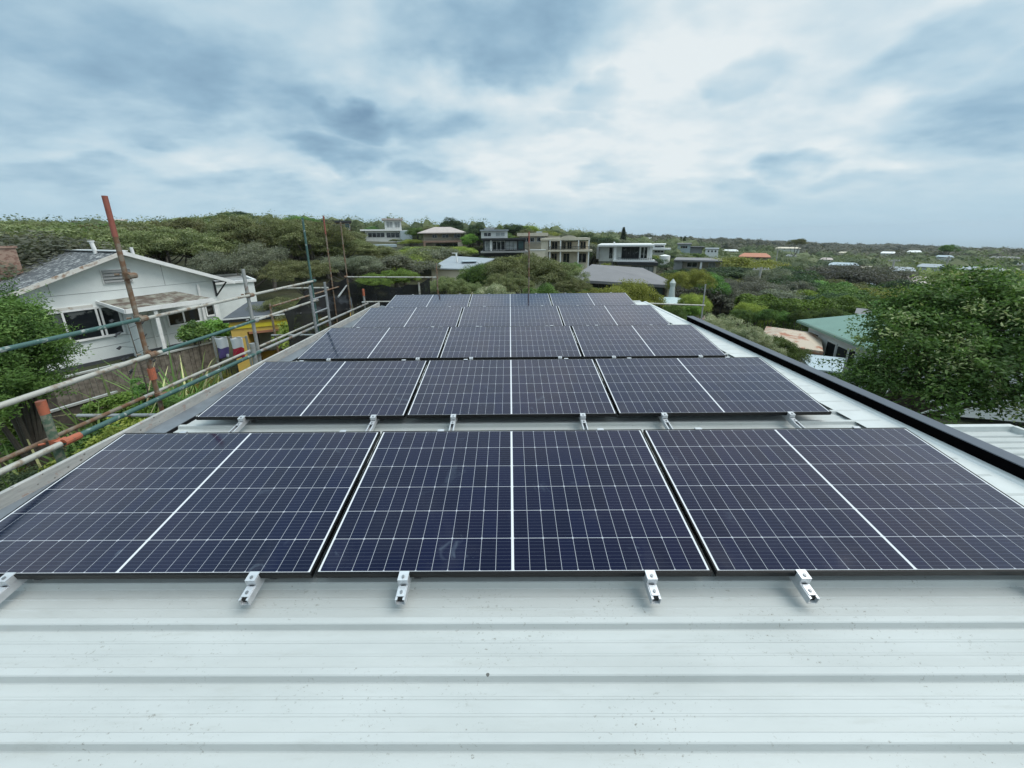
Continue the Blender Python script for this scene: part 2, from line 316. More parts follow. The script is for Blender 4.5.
# ------------------------------------------------------------------ geometry helpers
class MB:
    def __init__(s): s.v = []; s.f = []; s.mi = []; s.mats = []; s.cur = 0
    def use(s, key):
        if key not in s.mats: s.mats.append(key)
        s.cur = s.mats.index(key); return s
    def add(s, vs, fs):
        n = len(s.v); s.v += [tuple(p) for p in vs]; s.f += [tuple(i+n for i in f) for f in fs]; s.mi += [s.cur]*len(fs); return s
    def box(s, x0, x1, y0, y1, z0, z1, T=None):
        vs = [Vector(p) for p in ((x0, y0, z0), (x1, y0, z0), (x1, y1, z0), (x0, y1, z0), (x0, y0, z1), (x1, y0, z1), (x1, y1, z1), (x0, y1, z1))]
        if T: vs = [T @ p for p in vs]
        return s.add(vs, [(0, 3, 2, 1), (4, 5, 6, 7), (0, 1, 5, 4), (1, 2, 6, 5), (2, 3, 7, 6), (3, 0, 4, 7)])
    def prism(s, pts, d):      # polygon extruded by vector d
        n = len(pts); a = [Vector(p) for p in pts]; c = [p+Vector(d) for p in a]
        fs = [tuple(range(n))[::-1], tuple(range(n, 2*n))] + [(i, (i+1) % n, n+(i+1) % n, n+i) for i in range(n)]
        return s.add(a+c, fs)
    def slab(s, pts, t=.08):   # roof plane of any outline with thickness straight down
        return s.prism(pts, (0, 0, -t))
    def tube(s, p, q, r, r2=None, n=12, caps=True):
        p, q = Vector(p), Vector(q); r2 = r if r2 is None else r2; d = (q-p).normalized()
        a = d.orthogonal().normalized(); b = d.cross(a); vs = []
        for c, rr in ((p, r), (q, r2)):
            for i in range(n): th = 2*math.pi*i/n; vs.append(c+a*math.cos(th)*rr+b*math.sin(th)*rr)
        fs = [(i, (i+1) % n, n+(i+1) % n, n+i) for i in range(n)]
        if caps: fs += [tuple(range(n))[::-1], tuple(range(n, 2*n))]
        return s.add(vs, fs)
    def build(s, name, key=None, parent=None, smooth=False, bevel=0):
        me = bpy.data.meshes.new(name); me.from_pydata(s.v, [], s.f)
        for k in (s.mats or [key]): me.materials.append(M.get(k))
        if s.mats: me.polygons.foreach_set('material_index', s.mi)
        bm = bmesh.new(); bm.from_mesh(me); bmesh.ops.recalc_face_normals(bm, faces=bm.faces); bm.to_mesh(me); bm.free()
        if smooth: me.polygons.foreach_set('use_smooth', [True]*len(me.polygons)); 
        me.update(); ob = bpy.data.objects.new(name, me); col.objects.link(ob)
        if smooth: me.set_sharp_from_angle(angle=R_(40))
        if bevel:
            md = ob.modifiers.new('bevel', 'BEVEL'); md.width = bevel; md.segments = 2; md.limit_method = 'ANGLE'
        if parent is not None: ob.parent = parent
        return ob
def empty(name, loc, rz=0, rx=0):
    o = bpy.data.objects.new(name, None); col.objects.link(o); o.location = loc; o.rotation_euler = (rx, 0, rz); o.empty_display_size = .2
    return o
def tag(o, label=None, cat=None, group=None, kind=None):
    if label: o['label'] = label
    if cat: o['category'] = cat
    if group: o['group'] = group
    if kind: o['kind'] = kind
    return o
def copy_tree(o, parent=None):
    c = o.copy(); col.objects.link(c)
    for k in list(c.keys()):
        if k in ('label',) and parent is None: del c[k]
    if parent is not None: c.parent = parent
    for ch in list(o.children): copy_tree(ch, c)
    return c
def tagstruct(o): o['kind'] = 'structure'; return o

# ------------------------------------------------------------------ terrain height from a polar table (azimuth as frame column, distance)
PXS = [-300, 0, 130, 250, 330, 420, 520, 620, 720, 850, 1024, 1400]
DS = [4, 13, 18, 28, 45, 75, 110, 200, 400, 900, 2500, 6000]
HT = {4: [-3.3]*6+[-4.5, -5, -5.2, -5.5, -5.5, -5.5],
 13: [-3.2, -3.2, -3.2, -3.2, -3.2, -3.8, -4.5, -5, -5.5, -6, -6, -6],
 18: [-2.6, -2.6, -2.6, -2.7, -2.8, -3.8, -4.8, -5.6, -6, -6.4, -6.5, -6.5],
 28: [-2.3, -2.3, -2.3, -2.2, -2.5, -4, -5.2, -6.2, -6.7, -7.2, -7.5, -7.5],
 45: [-2.9, -2.9, -2.4, -1.7, -2.0, -3.6, -5.0, -7.0, -8.3, -9, -9.5, -9.5],
 75: [-2, -2, -1.5, -.4, -.6, -2, -3.4, -6.5, -10.2, -12, -11, -11],
 110: [-1.2, -1.2, -.6, 1.2, 1, 0, -1.9, -6, -12.2, -14.5, -12.5, -12.5],
 200: [-.8, -.8, 0, 2.2, 1.8, .2, -2.5, -6, -12.5, -17.5, -15.5, -15.5],
 400: [3.5, 3.5, 4, 5, 2, -1, -3, -4, -12, -21, -20, -20],
 900: [10, 10, 10, 9, 4, 1, -2, -4, -15, -26, -31, -31],
 2500: [25, 25, 20, 5, -15, -25, -32, -36, -48, -58, -70, -70],
 6000: [10, 10, 0, -40, -80, -100, -120, -130, -150, -160, -170, -170]}
AZS = [math.atan2(ray(p, 240).x, ray(p, 240).y) for p in PXS]
def height(x, y):
    dx_, dy_ = x-EYE.x, y-EYE.y; D = max(math.hypot(dx_, dy_), 4.01); a = math.atan2(dx_, dy_)
    a = min(max(a, AZS[0]+1e-4), AZS[-1]-1e-4)
    i = max(k for k in range(len(AZS)-1) if AZS[k] <= a); fa = (a-AZS[i])/(AZS[i+1]-AZS[i]); fa = fa*fa*(3-2*fa)
    D = min(D, 5999); j = max(k for k in range(len(DS)-1) if DS[k] <= D); fd = math.log(D/DS[j])/math.log(DS[j+1]/DS[j])
    g = lambda jj: HT[DS[jj]][i]*(1-fa)+HT[DS[jj]][i+1]*fa
    z = g(j)*(1-fd)+g(j+1)*fd
    if D > 60: z += noise.noise(Vector((x*.012, y*.012, 0)))*min(D*.012, 6)
    return z
NA, NR = 240, 110
vs, fs = [(EYE.x, EYE.y, -5.2)], []
# azimuths: fine inside the view, and all the way round behind
azl = [2*math.pi*k/NA-math.pi for k in range(NA)]
rad = [4.2*(5800/4.2)**(k/(NR-1)) for k in range(NR)]
for r in rad:
    for a in azl:
        x, y = EYE.x+r*math.sin(a), EYE.y+r*math.cos(a); z = height(x, y)
        if abs(a) > math.pi*.62: # behind the camera: ease to a plain level
            k = (abs(a)-math.pi*.62)/(math.pi*.38); z = z*(1-k)+(-5-r*.002)*k
        vs.append((x, y, z))
for k in range(NA): fs.append((0, 1+k, 1+(k+1) % NA))
for j in range(NR-1):
    for k in range(NA):
        a = 1+j*NA+k; b_ = 1+j*NA+(k+1) % NA; fs.append((a, a+NA, b_+NA, b_))
g = MB(); g.add(vs, fs); tagstruct(g.build('ground', 'ground', smooth=True))
print('ground done')

# ------------------------------------------------------------------ own house: roof, gutter, parapet, walls
XL, XR, YF, YB = -3.39, 3.70, -3.4, 7.85
ZP = -.15
house = empty('house', (0, 0, -5.3)); tag(house, 'house with the white ribbed steel roof that carries the solar panels', 'house')
HZ = 5.3     # local z offset
rf = MB(); prof = []
k0 = int(math.floor((YF+.177)/.198)); y = None
k = k0
while True:
    y0 = -.177+k*.198
    if y0 > YB-.2: break
    prof += [(y0-.003, 0), (y0+.000, .004), (y0+.003, .020), (y0+.005, .032), (y0+.009, .036), (y0+.033, .036), (y0+.037, .031), (y0+.050, 0), (y0+.092, 0), (y0+.095, .0025), (y0+.101, .0025), (y0+.104, 0), (y0+.143, 0), (y0+.145, .0025), (y0+.152, .0025), (y0+.155, 0)]
    k += 1
prof.append((YB, 0))
NX = 9
xs = [XL+(XR-XL)*i/(NX-1) for i in range(NX)]
pv = [(x, p[0], ZP+HZ+p[1]) for x in xs for p in prof]; n = len(prof)
pf = [(i*n+j, (i+1)*n+j, (i+1)*n+j+1, i*n+j+1) for i in range(NX-1) for j in range(n-1)]
rf.add(pv, pf)
ro = rf.build('roof_sheet', 'roof', house)
md = ro.modifiers.new('thick', 'SOLIDIFY'); md.thickness = .002; md.offset = -1
w = MB(); w.box(-3.64, 3.80, YF+.02, YB-.03, 0, HZ-.32); w.build('wall', 'paling', house)
gm = MB().use('gutter')
gm.prism([(-3.66, YF, HZ-.137), (-3.50, YF, HZ-.168), (-3.50, YF, HZ-.172), (-3.66, YF, HZ-.141)], (0, YB-YF, 0))
gm.use('dark').box(-3.50, -3.30, YF, YB, HZ-.30, HZ-.28).box(-3.503, -3.495, YF, YB, HZ-.28, HZ-.172)  # channel coloured charcoal for the shadow the roof edge throws into the gutter
gm.build('gutter', None, house)
bd = MB(); bd.box(-3.70, -3.66, -1.2, 7.75, HZ-.145, HZ-.03); bd.build('edge_board', 'board', house, bevel=.003)
MB().box(-3.78, -3.702, YF, YB, HZ-.45, HZ-.125).build('fascia', 'flash', house)
pp = MB(); pp.box(3.825, 3.93, YF, 5.62, HZ-.32, HZ-.002); pp.build('parapet', 'black', house)
pc = MB(); pc.box(3.815, 3.955, YF-.01, 5.63, HZ-.001, HZ+.008); pco = pc.build('parapet_cap', 'cap', house, bevel=.002)
fl = MB()   # white edge flashing: a flat, a step and an upstand against the parapet
fl.prism([(3.44, YF, HZ-.119), (3.445, YF, HZ-.1165), (3.70, YF, HZ-.114), (3.755, YF, HZ-.112), (3.77, YF, HZ-.096), (3.824, YF, HZ-.094), (3.824, YF, HZ-.11), (3.70, YF, HZ-.118)], (0, YB-YF, 0))
fl.build('edge_flashing', 'flash', house)
MB().box(-3.39, 3.70, YB+.001, YB+.12, HZ-.16, HZ-.095).build('ridge_flashing', 'flash', house)
MB().box(3.965, 4.12, 5.66, 5.86, HZ-.40, HZ-.08).build('block_pier', 'stone', house)

# carport roof below the parapet on the right
cpz = -1.5; a = onz(1013, 428, cpz); cg = empty('carport', (a.x, a.y, height(a.x, a.y)))
tag(cg, 'low white ribbed carport roof beyond the black parapet, under the big tree', 'carport')
zz0 = cpz-cg.location.z
cm = MB(); x0 = -(a.x-4.15)
cprof = []; yy = -6.5
while yy < -.15:
    cprof += [(yy, 0), (yy+.012, .03), (yy+.035, .03), (yy+.047, 0)]; yy += .15
cprof.append((-.02, 0)); n = len(cprof)
cm.add([(x, p[0], zz0-.05+p[1]) for x in (x0, -.05) for p in cprof], [(j, n+j, n+j+1, j+1) for j in range(n-1)])
cm.build('roof_sheet', 'roof', cg)
MB().box(x0, .02, -.02, .06, zz0-.18, zz0+.04).box(-.05, .02, -6.5, -.02, zz0-.18, zz0+.05).build('edge_flashing', 'flash', cg)
for px_, py_ in ((-.1, -.1), (-.1, -3), (-.1, -6.3), (x0+.4, -.1)):
    MB().box(px_-.05, px_+.05, py_-.05, py_+.05, -.6, zz0-.182).build('post', 'flash', cg)

# ------------------------------------------------------------------ solar panels
ROWY = [-.016, 1.585, 3.205, 4.932, 6.628]; TILT = .1905
PW, PD, FH = 1.047, 1.038, .035
def make_panel():
    r = empty('solar_panel', (0, 0, 0), rx=TILT)
    f = MB(); L = .011
    f.box(-PW, PW, 0, L, -FH, 0).box(-PW, PW, PD-L, PD, -FH, 0).box(-PW, -PW+L, L+.0005, PD-L-.0005, -FH, -.0004).box(PW-L, PW, L+.0005, PD-L-.0005, -FH, -.0004)
    f.build('frame', 'frame', r, bevel=.0012)
    gl = MB(); gl.box(-PW+L-.002, PW-L+.002, L-.002, PD-L+.002, -.0055, -.0016); gl.build('glass_sheet', 'glass', r)
    jb = MB()
    jb.box(-.05, .05, .45, .55, -.025, -.006)
    jb.build('junction_box', 'dark', r)
    return r
rows = ['front row nearest the camera', 'second row from the front', 'middle row of the five', 'fourth row, second from the back', 'back row farthest from the camera']
cols_ = ['left', 'middle', 'right']
proto = None
for ri in range(5):
    for ci in range(3):
        if proto is None: o = proto = make_panel()
        else: o = copy_tree(proto)
        o.location = ((ci-1)*2.114+rnd.uniform(-.003, .003), ROWY[ri]+rnd.uniform(-.004, .004), rnd.uniform(-.002, .002))
        o['label'] = 'dark blue solar panel, the %s one of the %s' % (cols_[ci], rows[ri]); o['category'] = 'solar panel'; o['group'] = 'solar panels in rows on the roof'

def make_rail(y0=-.100):
    r = empty('mounting_rail', (0, 0, 0), rx=TILT)
    b = MB(); x, y1, z1, z0, w_ = .024, 1.05, -.036, -.080, .0045
    b.box(-x, -x+w_, y0, y1, z0, z1).box(x-w_, x, y0, y1, z0, z1).box(-x+w_+.0002, x-w_-.0002, y0+.001, y1, z0+.0003, z0+w_)
    b.box(-x+w_+.0002, -.013, y0+.001, y1, z1-w_, z1-.0004).box(.013, x-w_-.0002, y0+.001, y1, z1-w_, z1-.0004)
    b.use('hollowshade').box(-x+w_+.0004, x-w_-.0004, y0+.012, y0+.016, z0+w_+.0003, z1-w_-.0003)  # dark plate set in the rail tip, painting the shade inside its hollow
    b.mats[0:0] = []; 
    b.mats = ['alu', 'hollowshade']; nb = 5*6; b.mi = [0]*nb+[1]*(len(b.f)-nb)
    b.build('rail', None, r)
    for nm, (ya, yb, s_) in {'a': (-.034, -.002, 1), 'b': (PD+.002, PD+.010, -1)}.items():
        c = MB(); c.box(-.026, .026, ya, yb, -.034, -.004); 
        lip = (yb-.001, yb+.012) if s_ == 1 else (ya-.012, ya+.001)
        c.box(-.026, .026, min(ya, lip[0]), max(yb, lip[1]), .0008, .0055)
        c.box(-.025, .025, ya+.0006, yb-.0006, -.0038, .0006)
        co = c.build('end_clamp', 'alu', r)
        
        if s_ == -1: continue
        bt = MB(); ym = (ya+yb)/2; bt.tube((0, ym, .0057), (0, ym, .011), .0075, n=6); bt.build('bolt', 'bolt', co)
    # splice plate with hole ahead of the clamp
    sp = MB(); sp.box(-.019, .019, -.086, -.04, -.0355, -.0315); spo = sp.build('splice_plate', 'alu', r)
    MB().tube((0, -.068, -.0315), (0, -.068, -.026), .0075, n=6).build('bolt', 'bolt', spo)
    ft = MB(); ft.box(.0245, .030, .03, .075, -.110, -.040).box(.0305, .066, .03, .075, -.110, -.105)
    ft.build('front_foot', 'alud', r)
    lg = MB(); lg.box(.0245, .030, .93, .975, -.30, -.040).box(.0305, .075, .93, .975, -.30, -.295)
    lg.build('rear_leg', 'alud', r)
    return r
RX = [-2.68, -1.37, -.582, .712, 1.508, 2.76]
xnames = ['outermost left', 'inner left', 'left of centre', 'right of centre', 'inner right', 'outermost right']
prail = make_rail(); lrail = make_rail(-.33)
for ri in range(5):
    for xi, x in enumerate(RX):
        o = prail if ri == 0 and xi == 0 else lrail if ri == 1 and xi == 0 else copy_tree(prail if ri == 0 else lrail)
        o.location = (x+rnd.uniform(-.01, .01), ROWY[ri], 0)
        o['label'] = 'aluminium rail with end clamp, %s under the %s' % (xnames[xi], ['front panel row', 'second panel row', 'middle panel row', 'fourth panel row', 'back panel row'][ri]); o['category'] = 'mounting rail'; o['group'] = 'mounting rails under the solar panels'
print('panels done')

# ------------------------------------------------------------------ scaffolding
sf = empty('scaffolding', (-4.22, 3, -3.3)); tag(sf, 'weathered tube scaffolding with rusty and green poles round the roof edge', 'scaffolding')
sf_inv = Vector((4.22, -3, 3.3))
def S(p): return Vector(p)+sf_inv
TR = .0215
def stand(x, y, top, mat_, topmat=None, tl=.3, bot=-3.4, r=TR, lean=(0, 0)):
    m_ = MB().use(mat_); q = Vector((x, y, top)); p = Vector((x+lean[0], y+lean[1], bot))
    d = (q-p).normalized(); c = q-d*tl if topmat else q
    m_.tube(S(p), S(c), r, n=12, caps=not topmat)
    if topmat: m_.use(topmat).tube(S(c), S(q), r+.001, n=12)
    m_.build('upright', None, sf, smooth=True)
def coupler(x, y, z, k='tuber', ax='y'):
    c = MB(); P = S((x, y, z))
    c.tube(P+Vector((0, 0, -.04)), P+Vector((0, 0, .04)), .034, n=10)
    if ax == 'y': c.tube(P+Vector((.05, -.04, 0)), P+Vector((.05, .04, 0)), .034, n=10)
    else: c.tube(P+Vector((-.04, -.05, 0)), P+Vector((.04, -.05, 0)), .034, n=10)
    c.tube(P+Vector((-.02, -.05, .02)), P+Vector((-.05, -.07, .02)), .011, n=6); c.tube(P+Vector((.01, .05, -.015)), P+Vector((.03, .075, -.015)), .012, n=6)
    c.build('coupler', k, sf)
def rail(p, q, k, r=TR): 
    m_ = MB(); m_.tube(S(p), S(q), r, n=12); m_.build('guard_tube', k, sf, smooth=True)
SX = -4.24
stand(SX, 1.31, .33, 'tubem', 'orange', .13, r=.031)
stand(SX-.01, 2.25, 2.19, 'tuber', 'red', .42, r=.022)
stand(SX, 3.88, 1.27, 'tube', r=.025); stand(SX+.08, 3.68, .10, 'tube', r=.036)
stand(SX, 5.66, 2.15, 'tubeg', r=.021)
stand(-4.25, 8.12, .30, 'tube', 'orange', .20, r=.03)
stand(-5.25, 8.35, 2.36, 'tuber', 'red', .5, r=.02); stand(-4.92, 8.62, 2.2, 'tuber', 'tuber', .3, r=.018)
stand(-2.20, 8.62, .99, 'tuber'); stand(-2.76, 8.62, .40, 'tubel', r=.028)
stand(.57, 8.62, 1.86, 'tuber', 'red', .32); stand(5.90, 8.62, .26, 'tube')
stand(-5.25, 5.7, .35, 'tuber')
RXo = SX+.05
rail((RXo, -.6, .862), (RXo, 2.30, .862), 'tubeg'); rail((RXo+.002, 2.20, .855), (RXo+.002, 5.72, .85), 'tubel')
rail((RXo, -.6, .415), (RXo, 2.35, .425), 'tubel', .026); rail((RXo+.001, 2.3, .428), (RXo+.001, 3.95, .43), 'tubeg'); rail((RXo, 3.9, .432), (RXo, 5.7, .436), 'tubel')
rail((-4.15, 1.30, -.09), (-4.15, 3.80, -.085), 'tubeg', .027); rail((-4.17, 3.7, -.085), (-4.17, 8.15, -.13), 'tube', .026)
rail((-4.15, -.6, -.10), (-4.15, 1.28, -.09), 'tubel', .028)
rail((-4.37, -.6, -.10), (-4.37, 2.2, -.09), 'tuber'); rail((-4.37, 2.2, -.09), (-4.37, 6.4, -.09), 'tubel')
MB().tube(S((-4.15, 1.30, -.09)), S((-4.15, 1.42, -.089)), .036, n=12).build('coupler', 'orange', sf)
for y_, z_, kk in ((2.25, .86, 'tuber'), (2.25, .43, 'tuber'), (2.25, -.09, 'tuber'), (3.88, .85, 'tuber'), (3.88, .43, 'tube'), (5.66, .85, 'tubeg'), (5.66, .436, 'tube'), (1.31, -.09, 'orange'), (3.7, -.085, 'tube'), (2.25, 1.35, 'tuber')):
    coupler(SX, y_, z_, kk)
MB().tube(S((SX-.01, 2.25, .12)), S((SX-.01, 2.25, .26)), .034, n=12).build('coupler', 'orange', sf)
rail((-4.92, 8.57, .60), (-2.20, 8.57, .56), 'tubel'); coupler(-4.92, 8.62, .6, 'tuber', 'x')
rail((-4.3, 8.17, -.09), (-1.5, 8.17, -.09), 'tubel'); coupler(-4.25, 8.12, -.09, 'tube', 'x')
rail((4.2, 8.56, -.30), (5.92, 8.56, -.38), 'tubel')
rail((-5.2, 5.7, .30), (-5.2, 8.6, .30), 'tuber'); rail((-4.2, 6.6, .34), (-4.95, 8.6, .34), 'tube'); rail((-5.3, 6.2, .62), (-4.2, 6.2, .62), 'tubel')
for yy in (2.25, 5.66): rail((-5.3, yy, -.35), (-4.1, yy, -.35), 'tube')

# ladder
def ladder():
    r = empty('ladder', (-3.97, 5.4, -3.3)); tag(r, 'grey aluminium ladder tied to the scaffold at the far left roof edge', 'ladder')
    for yy in (-.27, .27):
        m_ = MB(); m_.box(-.014, .014, yy-.03, yy+.03, 0, 4.12); m_.build('stile', 'alud', r, bevel=.004)
    z = .2
    while z < 4.1: MB().tube((0, -.24, z), (0, .24, z), .016, n=10).build('rung', 'alud', r, smooth=True); z += .28
ladder()

# debris net, two runs of black cloth sagging between the poles
def net(pts, name_label, bottom, seed):
    m_ = MB(); n_ = 40; vs = []
    L = len(pts)-1
    for i in range(n_+1):
        f = i/n_*L; k = min(int(f), L-1); u_ = f-k; p = Vector(pts[k]).lerp(Vector(pts[k+1]), u_)
        sag = .10*math.sin(math.pi*u_)
        d = (Vector(pts[k+1])-Vector(pts[k])).normalized(); nrm = Vector((d.y, -d.x, 0)).normalized()
        for j in range(13):
            w_ = j/12; z = (p.z-sag)*(1-w_)+bottom*w_
            off = .07*math.sin(f*9+w_*3+seed)*(.3+w_)+.05*math.sin(w_*11+f*4)
            vs.append((p.x+nrm.x*off, p.y+nrm.y*off, z))
    m_.add(vs, [(i*13+j, (i+1)*13+j, (i+1)*13+j+1, i*13+j+1) for i in range(n_) for j in range(12)])
    o = m_.build('shade_net', 'net', smooth=True); tag(o, name_label, 'shade net', 'black debris nets hung on the scaffold')
net([(-5.33, 6.2, .10), (-5.33, 7.2, .42), (-5.33, 8.4, .55), (-5.0, 8.72, .55)], 'black debris net hung along the left side behind the ladder', -2.4, 0)
net([(-4.9, 8.72, .55), (-3.9, 8.72, .33), (-3.1, 8.72, .35), (-2.45, 8.72, .55)], 'black debris net hung below the tube across the back left corner', -2.0, 2)
print('scaffold done')

# ------------------------------------------------------------------ neighbour's gable house (left)
GA = R_(27)
gh = empty('gable_house', (-15.371, 8.909, -2.62), math.pi/2-GA)   # local +x along the gable wall, +y away to the left rear
tag(gh, 'white weatherboard house with lichen-covered grey gable roof behind the fence', 'house')
B0 = .12   # local z of wall foot
def gz(z): return z+2.62
w = MB(); UL, UR, AU, AZ_ = -.75, 4.90, 2.26, gz(1.30)
sl = .455
eL, eR = AZ_-sl*(AU-UL), AZ_-sl*(UR-AU)
w.prism([(UL, 0, 0), (UR, 0, 0), (UR, 0, eR), (AU, 0, AZ_), (UL, 0, eL)], (0, 11, 0)); w.build('wall', 'wwall', gh)
for zc in (gz(-.02), gz(-.62), gz(-2.0)):
    u0, u1 = (AU-(AZ_-zc)/sl+.1, AU+(AZ_-zc)/sl-.1) if zc > gz(-.1) else (UL, UR)
    if zc != gz(-.62): MB().box(max(u0, UL), min(u1, UR), -.008, -.001, zc-.012, zc).build('cladding_joint', 'conc', gh)
for uu_ in (.5, 3.3): MB().box(uu_-.006, uu_+.006, -.006, -.001, gz(-.02), AZ_-sl*abs(uu_-AU)-.05).build('cladding_joint', 'conc', gh)
OV = .55
def slope(u_eave, sgn, key, name):
    m_ = MB(); ze = AZ_+.06-sl*abs(u_eave-AU)
    m_.slab([(AU, -.45, AZ_+.06), (u_eave, -.45, ze), (u_eave, 11.3, ze), (AU, 11.3, AZ_+.06)], .05); m_.build(name, key, gh)
slope(UL-OV, -1, 'slate', 'roof'); slope(UR+OV, 1, 'droof', 'roof')
for s_, ue in ((-1, UL-OV-.05), (1, UR+OV+.02)):
    ze = AZ_+.09-sl*abs(ue-AU)
    MB().prism([(AU, -.47, AZ_+.09), (ue, -.47, ze), (ue, -.47, ze-.15), (AU, -.47, AZ_-.06)], (0, .03, 0)).build('barge_board', 'wstain' if s_ < 0 else 'wwhite', gh)
    MB().prism([(AU, -.44, AZ_-.0), (ue, -.44, ze-.10), (ue, -.44, ze-.12), (AU, -.44, AZ_-.02)], (0, .44, 0)).build('soffit', 'wwhite', gh)
MB().box(AU-.14, AU+.14, -.45, 11.3, AZ_+.062, AZ_+.10).build('ridge_cap', 'wwhite', gh)
v_ = MB().use('wwhite'); u0, u1, z0, z1 = 1.72, 2.42, gz(.24), gz(.72)
v_.box(u0-.03, u1+.03, -.04, -.002, z0-.03, z1+.03); v_.use('conc')
vo_ = v_.build('gable_vent', None, gh)
for i in range(4):
    zc = z0+.03+i*.115; MB().prism([(u0, -.10, zc), (u0, -.045, zc+.085), (u0, -.045, zc+.10), (u0, -.10, zc+.015)], (u1-u0, 0, 0)).build('louvre', 'conc', vo_)
def gwin(u0, u1, z0, z1, muls, key='win', y=-.03):
    f = MB(); t_ = .045
    f.box(u0-t_, u1+t_, y-.03, -.002, z1, z1+t_+.02).box(u0-t_, u1+t_, y-.06, -.002, z0-t_-.02, z0-.001)
    f.box(u0-t_, u0, y-.03, -.002, z0, z1-.001).box(u1, u1+t_, y-.03, -.002, z0, z1-.001)
    for mu in muls: f.box(mu-.025, mu+.025, y-.028, -.002, z0+.001, z1-.002)
    fo = f.build('window_frame', 'wwhite', gh)
    MB().box(u0+.001, u1-.001, -.018, -.003, z0+.001, z1-.002).build('pane', key, fo)
gwin(-.3, 1.85, gz(-1.60), gz(-.60), (.60, 1.34, 1.44))
MB().box(-.4, 1.3, -.05, -.002, gz(-.53), gz(-.44)).build('window_hood', 'wstain', gh)
gwin(3.15, 4.12, gz(-1.66), gz(-1.12), (3.62,)); gwin(4.42, 4.66, gz(-1.5), gz(-.95), ())
# porch hood with lichen roof
MB().slab([(1.40, -.005, gz(-.36)), (1.75, -1.25, gz(-.62)), (4.25, -1.25, gz(-.62)), (3.55, -.005, gz(-.30))], .05).build('porch_roof', 'lichen', gh)
MB().box(1.75, 4.25, -1.30, -1.26, gz(-.76), gz(-.60)).prism([(1.40, -.02, gz(-.42)), (1.72, -1.25, gz(-.76)), (1.72, -1.25, gz(-.60)), (1.40, -.02, gz(-.33))], (.03, 0, 0)).build('porch_fascia', 'wwhite', gh)
for u_ in (2.5, 4.3): MB().box(u_-.05, u_+.05, -1.24, -1.14, -.05, gz(-.69)).build('porch_post', 'wwhite', gh)
MB().box(1.95, 2.0, -1.1, -.003, 0, gz(-.80)).box(2.62, 2.66, -.04, -.003, .1, gz(-.8)).box(3.0, 3.04, -.04, -.003, .1, gz(-.8)).build('porch_screen', 'wwall', gh)
MB().box(UL, UR+.1, -.06, -.002, 0, .16).build('base_board', 'droof', gh)
br = MB(); uE = UR-.02
br.box(uE-.03, uE+.03, -.06, -.002, gz(-.72), gz(-.05)).box(uE-.03, uE+.5, -.06, -.012, gz(-.12), gz(-.07)).prism([(uE, -.055, gz(-.66)), (uE+.42, -.055, gz(-.13)), (uE+.48, -.055, gz(-.13)), (uE+.03, -.055, gz(-.70))], (0, .04, 0))
br.build('eave_bracket', 'dark', gh)
MB().box(4.25, 4.33, -.09, -.01, 0, eR-.2).build('downpipe', 'wwhite', gh)
# flues and chimney
MB().tube((2.1, 1.7, AZ_-.1), (2.05, 1.7, AZ_+.42), .06).tube((2.05, 1.7, AZ_+.42), (2.05, 1.7, AZ_+.46), .09).build('flue', 'wwhite', gh, smooth=True)
MB().tube((3.0, 1.3, AZ_-.4), (2.96, 1.3, AZ_+.18), .05).build('flue', 'wwhite', gh, smooth=True)
p = ony(4, 255, 10.5)
inv = gh.matrix_basis.inverted() if False else (Matrix.Translation(gh.location) @ Matrix.Rotation(math.pi/2-GA, 4, 'Z')).inverted()
cc = inv @ dist(-6, 250, 22.6)
ch = MB(); ch.use('brick').box(cc.x-.42, cc.x+.42, cc.y-.35, cc.y+.35, eL, AZ_+.22).box(cc.x-.46, cc.x+.46, cc.y-.39, cc.y+.39, AZ_+.221, AZ_+.30); cho = ch.build('chimney', None, gh)
MB().tube((cc.x, cc.y, AZ_+.301), (cc.x, cc.y, AZ_+.46), .14).build('chimney_pot', 'conc', cho)

# white block building behind it
q2 = dist(257, 300, 21.5)
wb = empty('white_building', (q2.x, q2.y, -2.75), R_(46)); tag(wb, 'plain white flat-roofed building wing between the gable house and the yellow one', 'building')
tz = dist(256, 279, 21.5).z+2.75
MB().box(-5, 0, 0, 4.5, 0, tz-.12).build('wall', 'wwall', wb)
MB().box(-5.1, .1, -.1, .06, tz-.119, tz).box(.0, .1, .0601, 4.6, tz-.119, tz).box(-5.1, -.001, 4.5, 4.6, tz-.119, tz).build('roof_edge', 'wwhite', wb)
MB().box(-4.99, -.01, .01, 4.49, tz-.118, tz-.09).build('roof', 'conc', wb)
MB().tube((-1.75, -.04, 1.62), (-1.75, -.001, 1.62), .12, n=16).build('wall_vent', 'silver', wb)
MB().box(-.35, -.02, -.02, -.001, .1, .8).build('meter_box', 'conc', wb)

# yellow outbuilding
A, B_ = onz(222, 318, -.75), onz(311, 310.5, -.75)
yb = empty('yellow_outbuilding', (A.x, A.y, -3.2), math.atan2(B_.y-A.y, B_.x-A.x)); tag(yb, 'yellow rendered outbuilding with black fascia and flat dark roof', 'building')
LY = (B_-A).length+1.2
MB().box(.12, .55, .12, 2.6, 0, 2.26).box(.551, LY, .12, 2.6, 1.88, 2.26).box(.551, LY, 1.3, 2.6, 0, 1.879).box(1.75, 1.95, .12, 1.3, 0, 1.879).build('wall', 'yellow', yb)
MB().box(.10, LY, .08, .119, 2.02, 2.16).build('eave_strip', 'yellowb', yb)
MB().box(0, LY+.1, 0, 2.75, 2.27, 2.40).build('fascia', 'dark', yb)
MB().box(-.01, LY+.11, -.015, -.001, 2.37, 2.42).build('gutter', 'wwhite', yb)
MB().slab([(.02, .02, 2.43), (LY, .02, 2.43), (LY, 2.7, 2.50), (.02, 2.7, 2.50)], .02).build('roof', 'droof', yb)
